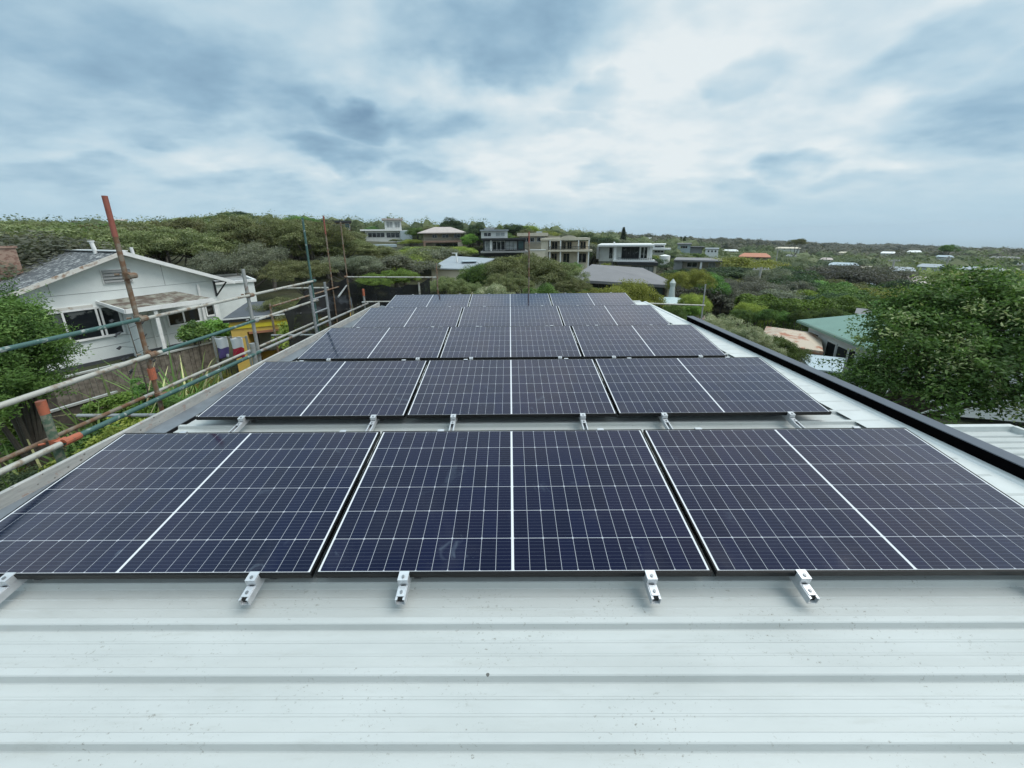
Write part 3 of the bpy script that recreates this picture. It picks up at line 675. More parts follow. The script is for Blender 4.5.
fo = MB().box(.60, 1.72, .9, .95, .9, 1.85).build('window_frame', 'wood', yb); MB().box(.66, 1.66, .88, .898, .95, 1.8).build('pane', 'curtain', fo)
MB().box(.6, LY, .11, .118, 1.80, 1.879).build('lintel', 'tile', yb)
MB().box(2.3, 3.1, 1.26, 1.298, .05, 1.8).build('door', 'dark', yb)

# paling fence with capping, running parallel to the gable wall
P1, P2 = Vector((-12.75, 4.05, 0)), Vector((-10.30, 9.53, 0))
fa = math.atan2(P2.y-P1.y, P2.x-P1.x); FL = (P2-P1).length
fe = empty('paling_fence', (P1.x, P1.y, -3.3), fa); tag(fe, 'weathered timber paling fence with pale capping in front of the gable house', 'fence')
pm = MB(); x = 0
while x < FL:
    wd = .095; hh = 1.55+rnd.uniform(-.02, .02); pm.use('wood' if x > 2.5 else 'woodd'); pm.box(x, x+wd, rnd.uniform(-.012, 0), .018, 0, hh); x += wd+rnd.uniform(.004, .012)
pm.build('palings', None, fe)
MB().box(-.05, FL+.05, -.04, .06, 1.575, 1.62).build('capping', 'woodl', fe)
MB().box(0, FL, -.10, -.06, .35, .42).box(0, FL, .03, .07, 1.15, 1.22).build('fence_rail', 'woodl', fe)
x = 0
while x < FL: MB().box(x-.05, x+.05, .02, .12, -.3, 1.574).build('post', 'wood', fe); x += 1.8
# lower dark lattice fence in front (left)
P3 = Vector((-10.9, 4.2, 0)); P4 = Vector((-10.05, 6.35, 0)); fa2 = math.atan2(P4.y-P3.y, P4.x-P3.x); L2 = (P4-P3).length
f2 = empty('board_fence', (P3.x, P3.y, -3.35), fa2); tag(f2, 'low dark board fence with a pale top rail below the big round bush', 'fence')
MB().box(0, L2, 0, .02, 0, 1.3).build('boards', 'woodd', f2)
MB().box(-.03, L2+.03, -.03, .05, 1.31, 1.36).build('top_rail', 'woodl', f2)
for x in (.05, L2/2, L2-.04): MB().box(x-.05, x+.05, -.08, -.002, -.2, 1.305).build('post', 'wood', f2)

# two towels on a line at the end of the fence
A1_, A2_ = dist(213, 339, 13.3), dist(246, 336, 12.5); ZT = (A1_.z+A2_.z)/2; A1_.z = A2_.z = 0; e_ = (A2_-A1_).normalized(); LT = (A2_-A1_).length
for i, (x0, key, lab) in enumerate(((.04*LT, 'purple', 'white and purple towel hanging by the end of the paling fence'), (.50*LT, 'redc', 'white and red towel hanging beside the yellow wall'))):
    nx = Vector((-e_.y, e_.x, 0)); tb = A1_+e_*x0
    tw = MB(); vs = []
    for a_ in range(9):
        for b_ in range(13):
            f_ = a_/8; h_ = b_/12; off = .03*math.sin(f_*9+i+h_*2)*(.3+h_)
            vs.append(tb+e_*(f_*.38*LT+.02*math.sin(h_*4))+nx*(off)+Vector((0, 0, ZT-h_*.66-.03*math.sin(f_*5+i))))
    fs = [(a_*13+b_, (a_+1)*13+b_, (a_+1)*13+b_+1, a_*13+b_+1) for a_ in range(8) for b_ in range(12)]
    tw.add(vs, fs); tw.mats = ['whitec', key]; tw.mi = [0 if (b_ < 6 or (i == 0 and b_ > 9 and a_ > 4)) else 1 for a_ in range(8) for b_ in range(12)]
    o = tw.build('towel', None, smooth=True); o.modifiers.new('t', 'SOLIDIFY').thickness = .006
    tag(o, lab, 'towel', 'towels on the line')
ln = MB(); ln.tube(A1_+Vector((0, 0, ZT+.01)), A2_+Vector((0, 0, ZT+.012)), .012, n=6).tube(A1_+Vector((0, 0, -3.4)), A1_+Vector((0, 0, ZT+.06)), .03).tube(A2_+Vector((0, 0, -3.4)), A2_+Vector((0, 0, ZT+.06)), .03)
tag(ln.build('clothes_line', 'tube'), 'short clothes line between the paling fence and the yellow building', 'clothes line')
print('left done')

# ------------------------------------------------------------------ foliage
def leaf_mesh(name, C, N, size, tint, key, aspect=.5, jit=.7):
    n = len(C)
    N = N+rng.normal(0, jit, (n, 3)); N /= np.linalg.norm(N, axis=1, keepdims=True)+1e-9
    r = rng.normal(0, 1, (n, 3)); T = np.cross(N, r); T /= np.linalg.norm(T, axis=1, keepdims=True)+1e-9
    Bn = np.cross(N, T); s = size[:, None]
    V = np.empty((n, 4, 3)); V[:, 0] = C-T*s*.5; V[:, 1] = C+Bn*s*aspect*.5-N*s*.06+T*s*.05; V[:, 2] = C+T*s*.5-N*s*.10; V[:, 3] = C-Bn*s*aspect*.5-N*s*.06+T*s*.05
    return quad_mesh(name, V.reshape(-1, 3), np.repeat(tint, 4), key)
def quad_mesh(name, V, tint, key):
    nv = len(V); nf = nv//4
    me = bpy.data.meshes.new(name); me.vertices.add(nv); me.vertices.foreach_set('co', V.astype(np.float32).ravel())
    me.loops.add(nv); me.loops.foreach_set('vertex_index', np.arange(nv, dtype=np.int32))
    me.polygons.add(nf); me.polygons.foreach_set('loop_start', np.arange(0, nv, 4, dtype=np.int32)); 
    at = me.attributes.new('tint', 'FLOAT', 'POINT'); at.data.foreach_set('value', tint.astype(np.float32))
    me.materials.append(M[key]); me.update(calc_edges=True); return me
def unit(n):
    v = rng.normal(0, 1, (n, 3)); return v/np.linalg.norm(v, axis=1, keepdims=True)
def crown_pts(Rx, Rz, ncl, per, cl_r, flat=.75, lobes=6, low=-.35, droop=0):
    """leaves gathered into clumps, the clumps gathered on a few uneven boughs"""
    lob = unit(lobes); lob[:, 2] = np.abs(lob[:, 2])*.8; lobr = rng.uniform(.35, .55, lobes)
    lc = lob*np.array([Rx*.55, Rx*.55, Rz*.55]); 
    C, N, T = [], [], []; CC = []
    for k in range(ncl):
        l = rng.integers(lobes); d = unit(1)[0]; d[2] = abs(d[2])*1.2-.35; d /= np.linalg.norm(d)
        rr = rng.uniform(.62, 1.0)
        c = lc[l]+d*np.array([Rx, Rx, Rz])*lobr[l]*rr
        if c[2] < Rz*low: c[2] = Rz*low+abs(c[2]-Rz*low)*.2
        r = cl_r*rng.uniform(.65, 1.35); u = unit(per)
        u[:, 2] = np.where(u[:, 2] < -.3, -u[:, 2], u[:, 2])
        P = c+u*np.array([r, r, r*flat])*rng.uniform(.55, 1.08, (per, 1))
        if droop: P[:, 2] -= droop*rng.random(per)**2*r
        C.append(P); N.append(u*.8+np.array([0, 0, .5])); CC.append(c)
        T.append(np.clip(rng.uniform(.05, .75)+rng.normal(0, .14, per), 0, 1))
    return np.concatenate(C), np.concatenate(N), np.concatenate(T), np.array(CC)
def trunk_mesh(name, base_z, CC, key, r0=.18, limbs=9, fork=.45, lean=.15):
    m_ = MB(); top = Vector((rnd.uniform(-lean, lean), rnd.uniform(-lean, lean), base_z*(1-fork)))
    p = Vector((0, 0, base_z)); mid = p.lerp(top, .5)+Vector((rnd.uniform(-.1, .1), rnd.uniform(-.1, .1), 0))
    m_.tube(p, mid, r0, r0*.8, 8).tube(mid, top, r0*.8, r0*.62, 8)
    idx = rng.choice(len(CC), min(limbs, len(CC)), replace=False)
    for i in idx:
        c = Vector(CC[i]); q = top.lerp(c, .45)+Vector((rnd.uniform(-.2, .2), rnd.uniform(-.2, .2), -.1*(c-top).length))
        m_.tube(top, q, r0*.45, r0*.3, 6).tube(q, c, r0*.3, r0*.08, 6)
    o = m_.build(name, key, smooth=True); me = o.data; bpy.data.objects.remove(o); return me

KINDS = {}
# kind: (material, bark, Rx, Rz, clumps, leaves, clump radius, leaf size, trunk drop, flat, low)
SPEC = {
 'umbrella': ('l_olive', 'barkg', 3.6, 2.0, 120, 120, .62, .19, -3.2, .6, -.15),
 'round':    ('l_green', 'bark', 2.6, 2.3, 110, 120, .55, .18, -2.8, .85, -.6),
 'yellow':   ('l_yellow', 'bark', 2.6, 1.9, 100, 120, .55, .16, -2.4, .85, -.6),
 'grey':     ('l_grey', 'barkg', 3.0, 2.0, 100, 110, .60, .17, -2.6, .75, -.5),
 'brown':    ('l_brown', 'barkg', 2.8, 1.8, 90, 90, .60, .16, -2.4, .75, -.5),
 'dark':     ('l_dark', 'bark', 2.6, 2.4, 110, 120, .55, .18, -2.8, .85, -.6),
 'bright':   ('l_bright', 'bark', 2.4, 1.9, 110, 130, .45, .16, -2.4, .85, -.6),
 'flower':   ('l_flower', 'bark', 2.3, 1.8, 130, 130, .36, .11, -2.2, .85, -.7),
}
def make_kind(kind, nvar, detail=1):
    mk, bk, Rx, Rz, ncl, per, cr_, ls, drop, flat, low = SPEC[kind]; L = []
    for v_ in range(nvar):
        n1 = int(ncl*(1.8 if detail > 1 else 1)); p1 = int(per*(2.0 if detail > 1 else 1.3)); s_ = ls*(.5 if detail > 1 else .85); c1 = cr_*(.78 if detail > 1 else 1)
        C, N, T, CC = crown_pts(Rx, Rz, n1, p1, c1, flat, lobes=rng.integers(5, 9), low=low)
        me = leaf_mesh('crown', C, N, rng.uniform(.6, 1.3, len(C))*s_, T, mk)
        zt = C[:, 2].max(); zb = drop
        L.append((me, trunk_mesh('trunk', zb, CC, bk), float(zt), float(np.percentile(np.hypot(C[:, 0], C[:, 1]), 97)), zb))
    return L
for k in SPEC: KINDS[k] = make_kind(k, 3)
NEAR = {k: make_kind(k, 2, 2) for k in ('umbrella', 'round', 'bright', 'yellow', 'flower', 'grey')}
print('kinds done')
NAMES = {'umbrella': 'tea_tree', 'round': 'bushy_tree', 'yellow': 'yellow_green_tree', 'grey': 'grey_leaved_tree', 'brown': 'sparse_tree', 'dark': 'dark_tree', 'bright': 'bright_green_tree', 'flower': 'flowering_shrub'}
def tree(kind, x, y, ztop, width, label, group=None, near=False, zg=None, name=None, cat='tree'):
    var = rnd.choice((NEAR if near else KINDS)[kind]); me, tm, zt, rx_, zb = var
    zg = height(x, y)-.1 if zg is None else zg
    H = max(ztop-zg, 1.0)
    sxy = width/2/rx_
    # crown height follows the width, the trunk fills what is left
    szc = min(max(sxy, .5)*1.05, H/(zt-zb)*1.15) if H < (zt-zb)*sxy else sxy*min(1.25, max(1.0, H/((zt-zb)*sxy)))
    szc = H/(zt-zb) if H < (zt-zb)*sxy*1.3 else szc
    r = empty(name or NAMES[kind], (x, y, zg), rnd.uniform(0, 6.28))
    c = bpy.data.objects.new('crown', me); col.objects.link(c); c.parent = r; c.location = (0, 0, H-zt*szc); c.scale = (sxy*rnd.uniform(.94, 1.06), sxy*rnd.uniform(.94, 1.06), szc)
    tk = bpy.data.objects.new('trunk', tm); col.objects.link(tk); tk.parent = r
    tz = (H-zt*szc)/(-zb) if True else 1
    tz = max(tz, .2); tk.location = (0, 0, H-zt*szc)
    if tz > szc*1.15:       # long bare trunk under a small crown: stretch only what is below the crown
        m2 = tm.copy(); m2.name = 'trunk'; co_ = np.empty(len(m2.vertices)*3, np.float32); m2.vertices.foreach_get('co', co_); co_ = co_.reshape(-1, 3)
        co_[:, 2] = np.where(co_[:, 2] < 0, co_[:, 2]*tz, co_[:, 2]*szc*.9); m2.vertices.foreach_set('co', co_.ravel()); m2.update(); tk.data = m2; tk.scale = (sxy*.9, sxy*.9, 1)
    else: tk.scale = (sxy*.9, sxy*.9, tz)
    tag(r, label, cat, group); return r
def ptree(kind, px, D, ytop, wpx, label, near=False, group=None, zg=None, name=None, cat='tree'):
    P = dist(px, ytop, D); z = project(P)[2]; return tree(kind, P.x, P.y, P.z, wpx/F_PX*z, label, group, near, zg, name, cat)

# ------------------------------------------------------------------ houses on the hills; each faces the camera with its local -y side
PROT = []   # picture boxes the bush must leave in view, with the distance behind which they do not matter
def hroot(name, px0, px1, ybase, D, label, turn=0, cat='house', ytop=None, prot=True):
    P = dist((px0+px1)/2, ybase, D); a, b_ = dist(px0, ybase, D), dist(px1, ybase, D)
    r = empty(name, (P.x, P.y, P.z), math.atan2(b_.y-a.y, b_.x-a.x)+R_(turn)); tag(r, label, cat)
    s_ = (b_-a).length/(px1-px0)         # metres per picture column
    if prot: PROT.append((px0-1, px1+1, (ytop or ybase-15)-1, ybase-1, D))
    r['u'] = 0; del r['u']
    return r, s_, (px0+px1)/2, ybase
class H:
    def __init__(s, *a, **k): s.r, s.s, s.cx, s.yb = hroot(*a, **k)
    def X(s, px): return (px-s.cx)*s.s
    def Z(s, py): return (s.yb-py)*s.s
    def box(s, name, px0, px1, y1, y0, key, d0=0, d1=6, parent=None, below=0):
        m_ = MB(); m_.box(s.X(px0), s.X(px1), d0, d1, s.Z(y0)-below, s.Z(y1)); return m_.build(name, key, parent or s.r)
    def win(s, px0, px1, y1, y0, key='win', d=0, muls=0, fk='wwhite'):
        x0, x1, z0, z1 = s.X(px0), s.X(px1), s.Z(y0), s.Z(y1); t_ = .07; m_ = MB()
        m_.box(x0-t_, x1+t_, d-.06, d-.002, z1, z1+t_).box(x0-t_, x1+t_, d-.09, d-.002, z0-t_, z0-.001).box(x0-t_, x0, d-.06, d-.002, z0, z1-.001).box(x1, x1+t_, d-.06, d-.002, z0, z1-.001)
        for i in range(muls): xm = x0+(x1-x0)*(i+1)/(muls+1); m_.box(xm-.035, xm+.035, d-.055, d-.002, z0+.001, z1-.002)
        f = m_.build('window_frame', fk, s.r); MB().box(x0+.001, x1-.001, d-.03, d-.004, z0+.001, z1-.002).build('pane', key, f)
    def rail(s, px0, px1, ytop, ybot, d, key='alud', n=12):
        m_ = MB(); x0, x1, z0, z1 = s.X(px0), s.X(px1), s.Z(ybot), s.Z(ytop)
        m_.box(x0, x1, d-.03, d+.03, z1-.06, z1).box(x0, x1, d-.02, d+.02, z0+.05, z0+.09)
        for i in range(n+1): x = x0+(x1-x0)*i/n; m_.box(x-.02, x+.02, d-.018, d+.018, z0+.001, z1-.061)
        m_.build('balustrade', key, s.r)
    def hip(s, px0, px1, ye, yr, depth, key, over=.5, ridge=.4, name='roof', d0=0):
        x0, x1, ze, zr = s.X(px0)-over, s.X(px1)+over, s.Z(ye), s.Z(yr); y0, y1 = d0-over, d0+depth+over; w_ = (x1-x0)*ridge/2; c = (x0+x1)/2; ym = (y0+y1)/2
        m_ = MB(); m_.add([(x0, y0, ze), (x1, y0, ze), (x1, y1, ze), (x0, y1, ze), (c-w_, ym, zr), (c+w_, ym, zr)], [(0, 1, 5, 4), (1, 2, 5), (2, 3, 4, 5), (3, 0, 4), (3, 2, 1, 0)])
        m_.box(x0-.02, x1+.02, y0-.02, y0+.06, ze-.2, ze+.02); m_.build(name, key, s.r)

# 1 tower house
h = H('tower_house', 363, 411, 241, 112, 'pale multi level house with a glazed square tower room and flat roof', ytop=217)
h.box('wall', 366, 410, 230, 241, 'paling', 0, 9, below=3); h.box('roof_slab', 362, 403, 229, 230.6, 'wwhite', -1, 10)
h.box('tower', 386, 403, 219.6, 228.9, 'paling', 1, 7); h.box('tower_roof', 383.5, 405, 217.8, 219.5, 'pink', 0, 8)
h.win(388, 394, 221, 227, 'curtain', 1, 1); h.win(396, 401.5, 221, 227, 'curtain', 1, 1); h.win(369, 385, 232.5, 237, 'win', 0, 3); h.win(387, 400, 232.5, 237.5, 'win', 0, 2)
h.box('annexe', 401, 413, 230.6, 241, 'silver', -1, 6, below=3); h.rail(384, 404, 227.5, 230.4, -.8, n=10)
h = H('white_garage', 363, 398, 256, 92, 'long low white roofed shed below the tower house', ytop=243)
h.box('wall', 364, 397, 247, 256, 'paling', 0, 7, below=2); h.box('roof', 361, 398, 244.4, 246.9, 'silver', -.5, 7.5); h.win(368, 374, 249, 253, 'win', 0)
# 2 dark house on skyline
h = H('dark_house', 325, 352, 233, 115, 'dark flat-roofed house on the left skyline with white window bands', ytop=218)
h.box('wall', 326, 351, 222, 233, 'brick', 0, 8, below=3); h.box('roof_slab', 323, 353, 219.6, 221.9, 'dark', -1, 9); h.win(330, 336, 224, 228, 'win', 0); h.win(338, 344, 224, 228, 'win', 0); h.win(346, 350.5, 223, 229, 'wing', 0)
for p_ in (334, 341): h.box('roof_vent', p_, p_+1, 217.5, 219.5, 'dark', 3, 3.5)
# 3 pink hip roof
h = H('hip_roof_house', 423, 463, 248, 88, 'two storey house with a pale pink hip roof and long dark balcony', ytop=226)
h.box('wall', 424, 462, 233, 248, 'creamd', 1.5, 9, below=3); h.hip(423, 464, 232.8, 226.8, 8, 'pink', 1.0, .35)
h.win(433, 437.5, 234.5, 238, 'win', 1.5, 1); h.win(443, 449, 234.5, 238, 'win', 1.5, 1); h.win(455, 461, 234.5, 238, 'win', 1.5, 1)
h.box('balcony', 423, 462, 240.6, 242.4, 'brick', -.5, 1.49); h.rail(423, 452, 237.8, 240.5, -.4, 'creamd', 16)
h.win(436, 458, 244, 247.4, 'win', 1.5, 3, 'dark'); h.box('pier', 458, 463, 242.5, 248, 'creamd', -.5, .5, below=2); h.box('pier', 424, 426, 242.5, 248, 'brick', -.5, .5, below=2)
# 4 dark glass house
h = H('glass_front_house', 480, 527, 258, 73, 'dark framed house with a wide glass front and a white upper storey', ytop=228)
h.box('upper_wall', 481, 508, 231.5, 238.5, 'paling', 2.5, 9); h.box('upper_roof', 480, 509, 230, 231.4, 'groofl', 2, 9.5); h.box('roof_plant', 484, 494, 228, 229.9, 'conc', 4, 6)
h.win(484, 491, 233, 236.5, 'win', 2.5, 1); h.win(496, 505, 233, 236.5, 'curtain', 2.5, 1)
h.box('flat_roof', 482, 526, 238.6, 240.4, 'dark', -.8, 8); h.box('wall', 483.5, 525, 240.5, 251, 'dark', .3, 8, below=0)
h.win(485.5, 490, 242, 250, 'curtain', .3); h.win(493, 505, 241.6, 250, 'win', .3, 2); h.win(506, 517, 241.6, 250, 'curtain', .3, 2, 'dark'); h.win(518.5, 523.5, 241.6, 250, 'wing', .3, 0, 'dark')
h.box('column', 490.4, 492.2, 240.5, 251, 'wwhite', -.3, .1); h.box('deck', 481, 528, 251.2, 252.6, 'conc', -1.6, 8); h.box('base', 484, 524, 252.7, 258, 'dark', 0, 8, below=4); h.rail(482, 527, 248.6, 251.1, -1.5, 'dark', 20)
# 5 cream house behind
h = H('cream_flat_house', 518, 561, 252, 84, 'cream flat-topped house half hidden behind the balcony house', ytop=232)
h.box('wall', 519, 560, 236.5, 252, 'creamd', 1, 8, below=3); h.box('roof_slab', 517, 548, 233.2, 236.4, 'cream', 0, 8.5); h.win(522, 534, 238, 242, 'win', 1, 2); h.win(537, 545, 237.6, 242, 'win', 1, 1); h.box('roof_box', 536, 542, 231.6, 233.1, 'groofl', 3, 5)
h.rail(519, 550, 241.5, 244, .2, 'alud', 14)
# 6 cream balcony house
h = H('balcony_house', 541, 591, 268, 58, 'cream two storey house with long balconies, white columns and a small arched gable', ytop=237)
h.box('wall', 548, 588, 242, 268, 'cream', 1.6, 9, below=3); h.box('side_wall', 540.5, 547.8, 238.5, 268, 'cream', -.3, 9, below=3); h.box('roof_slab', 540, 588.5, 238.2, 240.4, 'cream', -.6, 9.2)
m_ = MB(); c_x, zt_ = h.X(568), h.Z(238.2); m_.prism([(c_x+1.3*math.cos(a_), -.55, zt_+.42*math.sin(a_)) for a_ in [math.pi*k/8 for k in range(9)]], (0, 2, 0)); m_.build('arched_gable', 'cream', h.r)
h.box('balcony', 548, 591, 249.6, 251.4, 'cream', -.8, 1.59); h.rail(548, 590, 246.4, 249.5, -.7, 'dark', 30)
for p_ in (549, 559.5, 577, 587): h.box('column', p_, p_+1.1, 240.5, 249.5, 'wwhite', -.6, -.4); h.box('column', p_, p_+1.2, 251.5, 268, 'wwhite', -.6, -.4, below=1)
for a_, b_ in ((551, 556.5), (561.5, 565), (567, 571), (580, 585)): h.win(a_, b_, 242.2, 249, 'win', 1.6, 1, 'creamd')
for a_, b_ in ((551, 556), (563, 569), (578, 586)): h.win(a_, b_, 254, 263, 'win', 1.6, 1, 'creamd')
h = H('garden_wall', 529, 546, 262, 54, 'low cream rendered garden wall beside the balcony house', cat='wall', ytop=249)
h.box('panel', 530, 545, 250.5, 262, 'cream', 0, .3, below=3); h.box('coping', 529.5, 545.5, 249.7, 250.4, 'wwhite', -.08, .38)
# 7 modern white house
h = H('modern_house', 594, 652, 276, 61, 'modern white house with thin flat roof slab and big dark windows', ytop=242)
h.box('roof_slab', 596, 651, 243.2, 245, 'wwhite', -1.2, 9); h.box('wall', 597, 650, 245.1, 261, 'paling', .5, 8.5); h.box('fin_wall', 595, 597.5, 246, 258, 'conc', -1, 6)
h.win(607.5, 611, 246.5, 258, 'win', .5); h.win(620.5, 637, 246.2, 257.5, 'win', .5, 3, 'dark'); h.win(639, 645, 246.2, 257.5, 'win', .5, 1); h.box('column', 612.5, 615, 245.1, 260, 'wwhite', -.6, -.2); h.box('column', 647, 649, 245.1, 260, 'wwhite', -.8, -.4)
h.box('deck', 612, 652, 258.6, 260.4, 'wwhite', -1.3, .49); h.rail(617, 650, 256.4, 258.5, -1.2, 'dark', 16)
h.box('lower_roof', 617, 655, 260.6, 263.6, 'dark', -2, 6); h.box('lower_wall', 617, 654, 263.7, 276, 'cream', -1.2, 6, below=3); h.win(631, 651, 265, 273, 'curtain', -1.2, 4, 'dark'); h.box('carport', 597, 612, 258, 268, 'conc', 1, 6, below=2)
h.box('chimney', 611, 612.5, 241, 243.1, 'wwhite', 3, 3.6)
# 8 broad grey roof
h = H('grey_roof_house', 567, 672, 298, 42, 'low house under a broad grey roof with deep eaves, just beyond the solar roof', ytop=266)
x0, x1 = h.X(568), h.X(672)
MB().slab([(x0-.2, -.6, h.Z(279)), (x1+.3, -1.6, h.Z(281.0)), (x1-3.2, 7.5, h.Z(271.5)), (x0+2.0, 6.0, h.Z(267))], .10).build('roof', 'groof', h.r)
MB().prism([(x0-.2, -.65, h.Z(279)+.01), (x1+.3, -1.65, h.Z(281.0)+.01), (x1+.3, -1.65, h.Z(281.0)-.32), (x0-.2, -.65, h.Z(279)-.32)], (0, .045, 0)).build('fascia', 'groof', h.r)
h.box('wall', 569, 582, 281.5, 298, 'wwall', 0, 5, below=2); h.box('recess_wall', 582.1, 664, 283.5, 298, 'dark', 1.2, 4.5, below=2); h.box('column', 664, 669, 284, 298, 'cream', -.8, 0, below=2)
h.win(571, 573, 284, 288, 'win', 0); h.win(576, 578, 284, 288, 'win', 0); h.win(590, 610, 285, 297, 'win', 1.2, 2, 'dark'); h.win(640, 662, 285, 297, 'wing', 1.2, 2, 'dark')
# 9 grey flat roof close by
h = H('shed_roof_house', 430, 500, 276, 37, 'cream walled house with a low bluish grey roof among the trees behind', ytop=256)
MB().slab([(h.X(431), -.3, h.Z(267)), (h.X(470), -1.2, h.Z(268)), (h.X(500), 5, h.Z(262)), (h.X(450), 8, h.Z(259.5))], .12).build('roof', 'groofl', h.r)
MB().prism([(h.X(432), 0, h.Z(276)-2), (h.X(470), -.9, h.Z(276)-2), (h.X(497), 4.8, h.Z(276)-2), (h.X(451), 7.5, h.Z(276)-2)], (0, 0, h.Z(268.6)+2)).build('wall', 'cream', h.r)
MB().tube((h.X(457), 3, h.Z(264)), (h.X(456.5), 3, h.Z(254)), .10).box(h.X(452), h.X(458), 2.9, 3.1, h.Z(254.5), h.Z(253.9)).build('roof_vent', 'wwhite', h.r)
h.box('skylight', 462, 478, 262.6, 263.4, 'silver', 2, 4)
# 10 layered modern white
h = H('layered_house', 650, 672, 256, 122, 'small layered white house right of the modern one', ytop=241)
h.box('roof_slab', 652, 665, 243, 244, 'wwhite', 0, 8); h.box('wall', 652, 664, 244.1, 256, 'paling', 1, 8, below=3); h.win(654, 663, 245, 246.5, 'win', 1, 2); h.box('mid_slab', 651, 670, 247.6, 249.4, 'wwhite', -1, 3); h.win(654, 663, 250.4, 252.4, 'win', 1, 2)
h = H('round_tank', 659, 670, 259, 95, 'pale round water tank beside the dark trees', cat='tank', ytop=254)
MB().tube((0, 2, -2), (0, 2, h.Z(256)), 1.3, n=24).tube((0, 2, h.Z(256)), (0, 2, h.Z(254.6)), 1.35, .2, 24).build('shell', 'wwhite', h.r, smooth=True)
h = H('concrete_house', 671, 722, 273, 78, 'low grey concrete house with flat roof in the trees', ytop=257)
h.box('wall', 672, 681, 260, 273, 'conc', 0, 6, below=2); h.box('roof_slab', 672, 720, 258.2, 260, 'groof', -.6, 8); h.box('rear_wall', 681.1, 719, 260.1, 273, 'creamd', 1.5, 7, below=2); h.win(708, 714, 262, 269, 'curtain', 1.5, 1); h.win(686, 696, 262, 267, 'win', 1.5, 1); h.box('pier', 699, 701, 260.1, 268, 'wwhite', -.4, .2)
h = H('blue_grey_house', 676, 702, 251, 140, 'pale blue grey two level house near the horizon', ytop=242)
h.box('wall', 677, 690, 244, 251, 'silver', 0, 8, below=4); h.box('roof', 676, 691, 242.6, 243.9, 'groof', -1, 9); h.win(680, 687, 245.5, 248, 'win', 0, 2); h.box('wing', 690.1, 702, 247.5, 251, 'conc', 1, 7, below=4); h.box('wing_roof', 690, 704, 246.4, 247.4, 'dark', 0, 8)
h = H('white_house', 704, 719, 253, 135, 'small bright white house with three dark windows', ytop=247)
h.box('wall', 705, 718, 248.6, 253, 'wwhite', 0, 7, below=4); h.box('roof', 704.5, 718.6, 247.8, 248.5, 'groofl', -.3, 7.3)
for p_ in (707.5, 711, 714.5): h.win(p_, p_+1.6, 250, 252, 'win', 0)
h = H('orange_roof_house', 741, 767, 259, 125, 'house with an orange tiled hip roof above yellow green trees', ytop=251)
h.box('wall', 742, 766, 256.4, 259, 'creamd', 0, 8, below=3); h.hip(742, 766, 256.2, 252.4, 8, 'tile', 1.0, .7); h.win(746, 750, 256.9, 258.6, 'win', 0); h.win(756, 761, 256.9, 258.6, 'win', 0)
h = H('pink_roof_house', 887, 945, 288, 92, 'wide house with a pale pinkish hip roof seen above the big tree', ytop=272)
h.box('wall', 890, 940, 280, 288, 'cream', 0, 10, below=2); h.hip(889, 941, 280, 273.5, 10, 'pink', 1.0, .5); h.win(900, 908, 281.5, 285, 'win', 0, 1); h.win(915, 925, 281.5, 285, 'win', 0, 2)
h.box('chimney', 908, 911, 271.5, 276, 'brick', 4, 5)
# scattered roofs on the right hand plain
for i, (a_, b_, yt, yb_, D, key, lab) in enumerate([
   (829, 857, 261.5, 267, 175, 'silver', 'long pale roof in the middle distance left of the pink roof'), (889, 913, 265, 273, 150, 'groofl', 'pale grey roofed house above the pink roof'),
   (918, 944, 262, 269, 170, 'groofl', 'grey roofed house behind the pink roof and power pole'), (958, 1002, 264.5, 272, 150, 'groofl', 'pale long roofed house above the top of the big tree'),
   (880, 896, 250.5, 254.5, 330, 'wwhite', 'tiny white house near the horizon'), (907, 921, 249, 253.5, 340, 'wwhite', 'tiny white house near the horizon right of its twin'),
   (860, 874, 265, 270, 190, 'cream', 'small cream roofed house among brown trees'), (820, 832, 257, 261, 230, 'pink', 'small pinkish roof in the distant trees'),
   (868, 904, 282, 287, 100, 'silver', 'low silver roof in front of the pink roofed house'), (990, 1018, 255, 259, 260, 'groof', 'dark roofed house on the right near the horizon'),
   (936, 952, 254, 258, 280, 'silver', 'small pale roof in the distance above the big tree'), (775, 800, 246.5, 249.5, 300, 'cream', 'small cream house under the wide crowned horizon tree'),
   (722, 738, 249, 252.5, 260, 'paling', 'small pale house behind the orange roof'), (60, 104, 221.6, 224.0, 210, 'groofl', 'long pale flat roof on the far left hill'), (110, 128, 217.6, 221.5, 260, 'pink', 'pinkish house on the far left skyline'),
   (786, 796, 254, 257.5, 240, 'conc', 'grey shed in the distant scrub'), (640, 655, 237.5, 240, 420, 'paling', 'pale house on the far hill behind the pine'), (838, 850, 251, 254, 380, 'cream', 'tiny cream house on the far plain')]):
    h = H('distant_house', a_, b_, yb_, D, lab, ytop=yt); zt_ = yb_-(yb_-yt)*.45
    h.box('wall', a_+.5, b_-.5, zt_, yb_, 'paling' if i % 3 else 'creamd', 0, 8, below=3)
    h.hip(a_+.5, b_-.5, zt_, yt, 8, key, .5, .7)
    n_ = max(2, int((b_-a_)/6)); 
    for k in range(n_):
        xm = a_+(b_-a_)*(k+.5)/n_; h.win(xm-.8, xm+.8, zt_+.25*(yb_-zt_), zt_+.8*(yb_-zt_), 'win', 0)
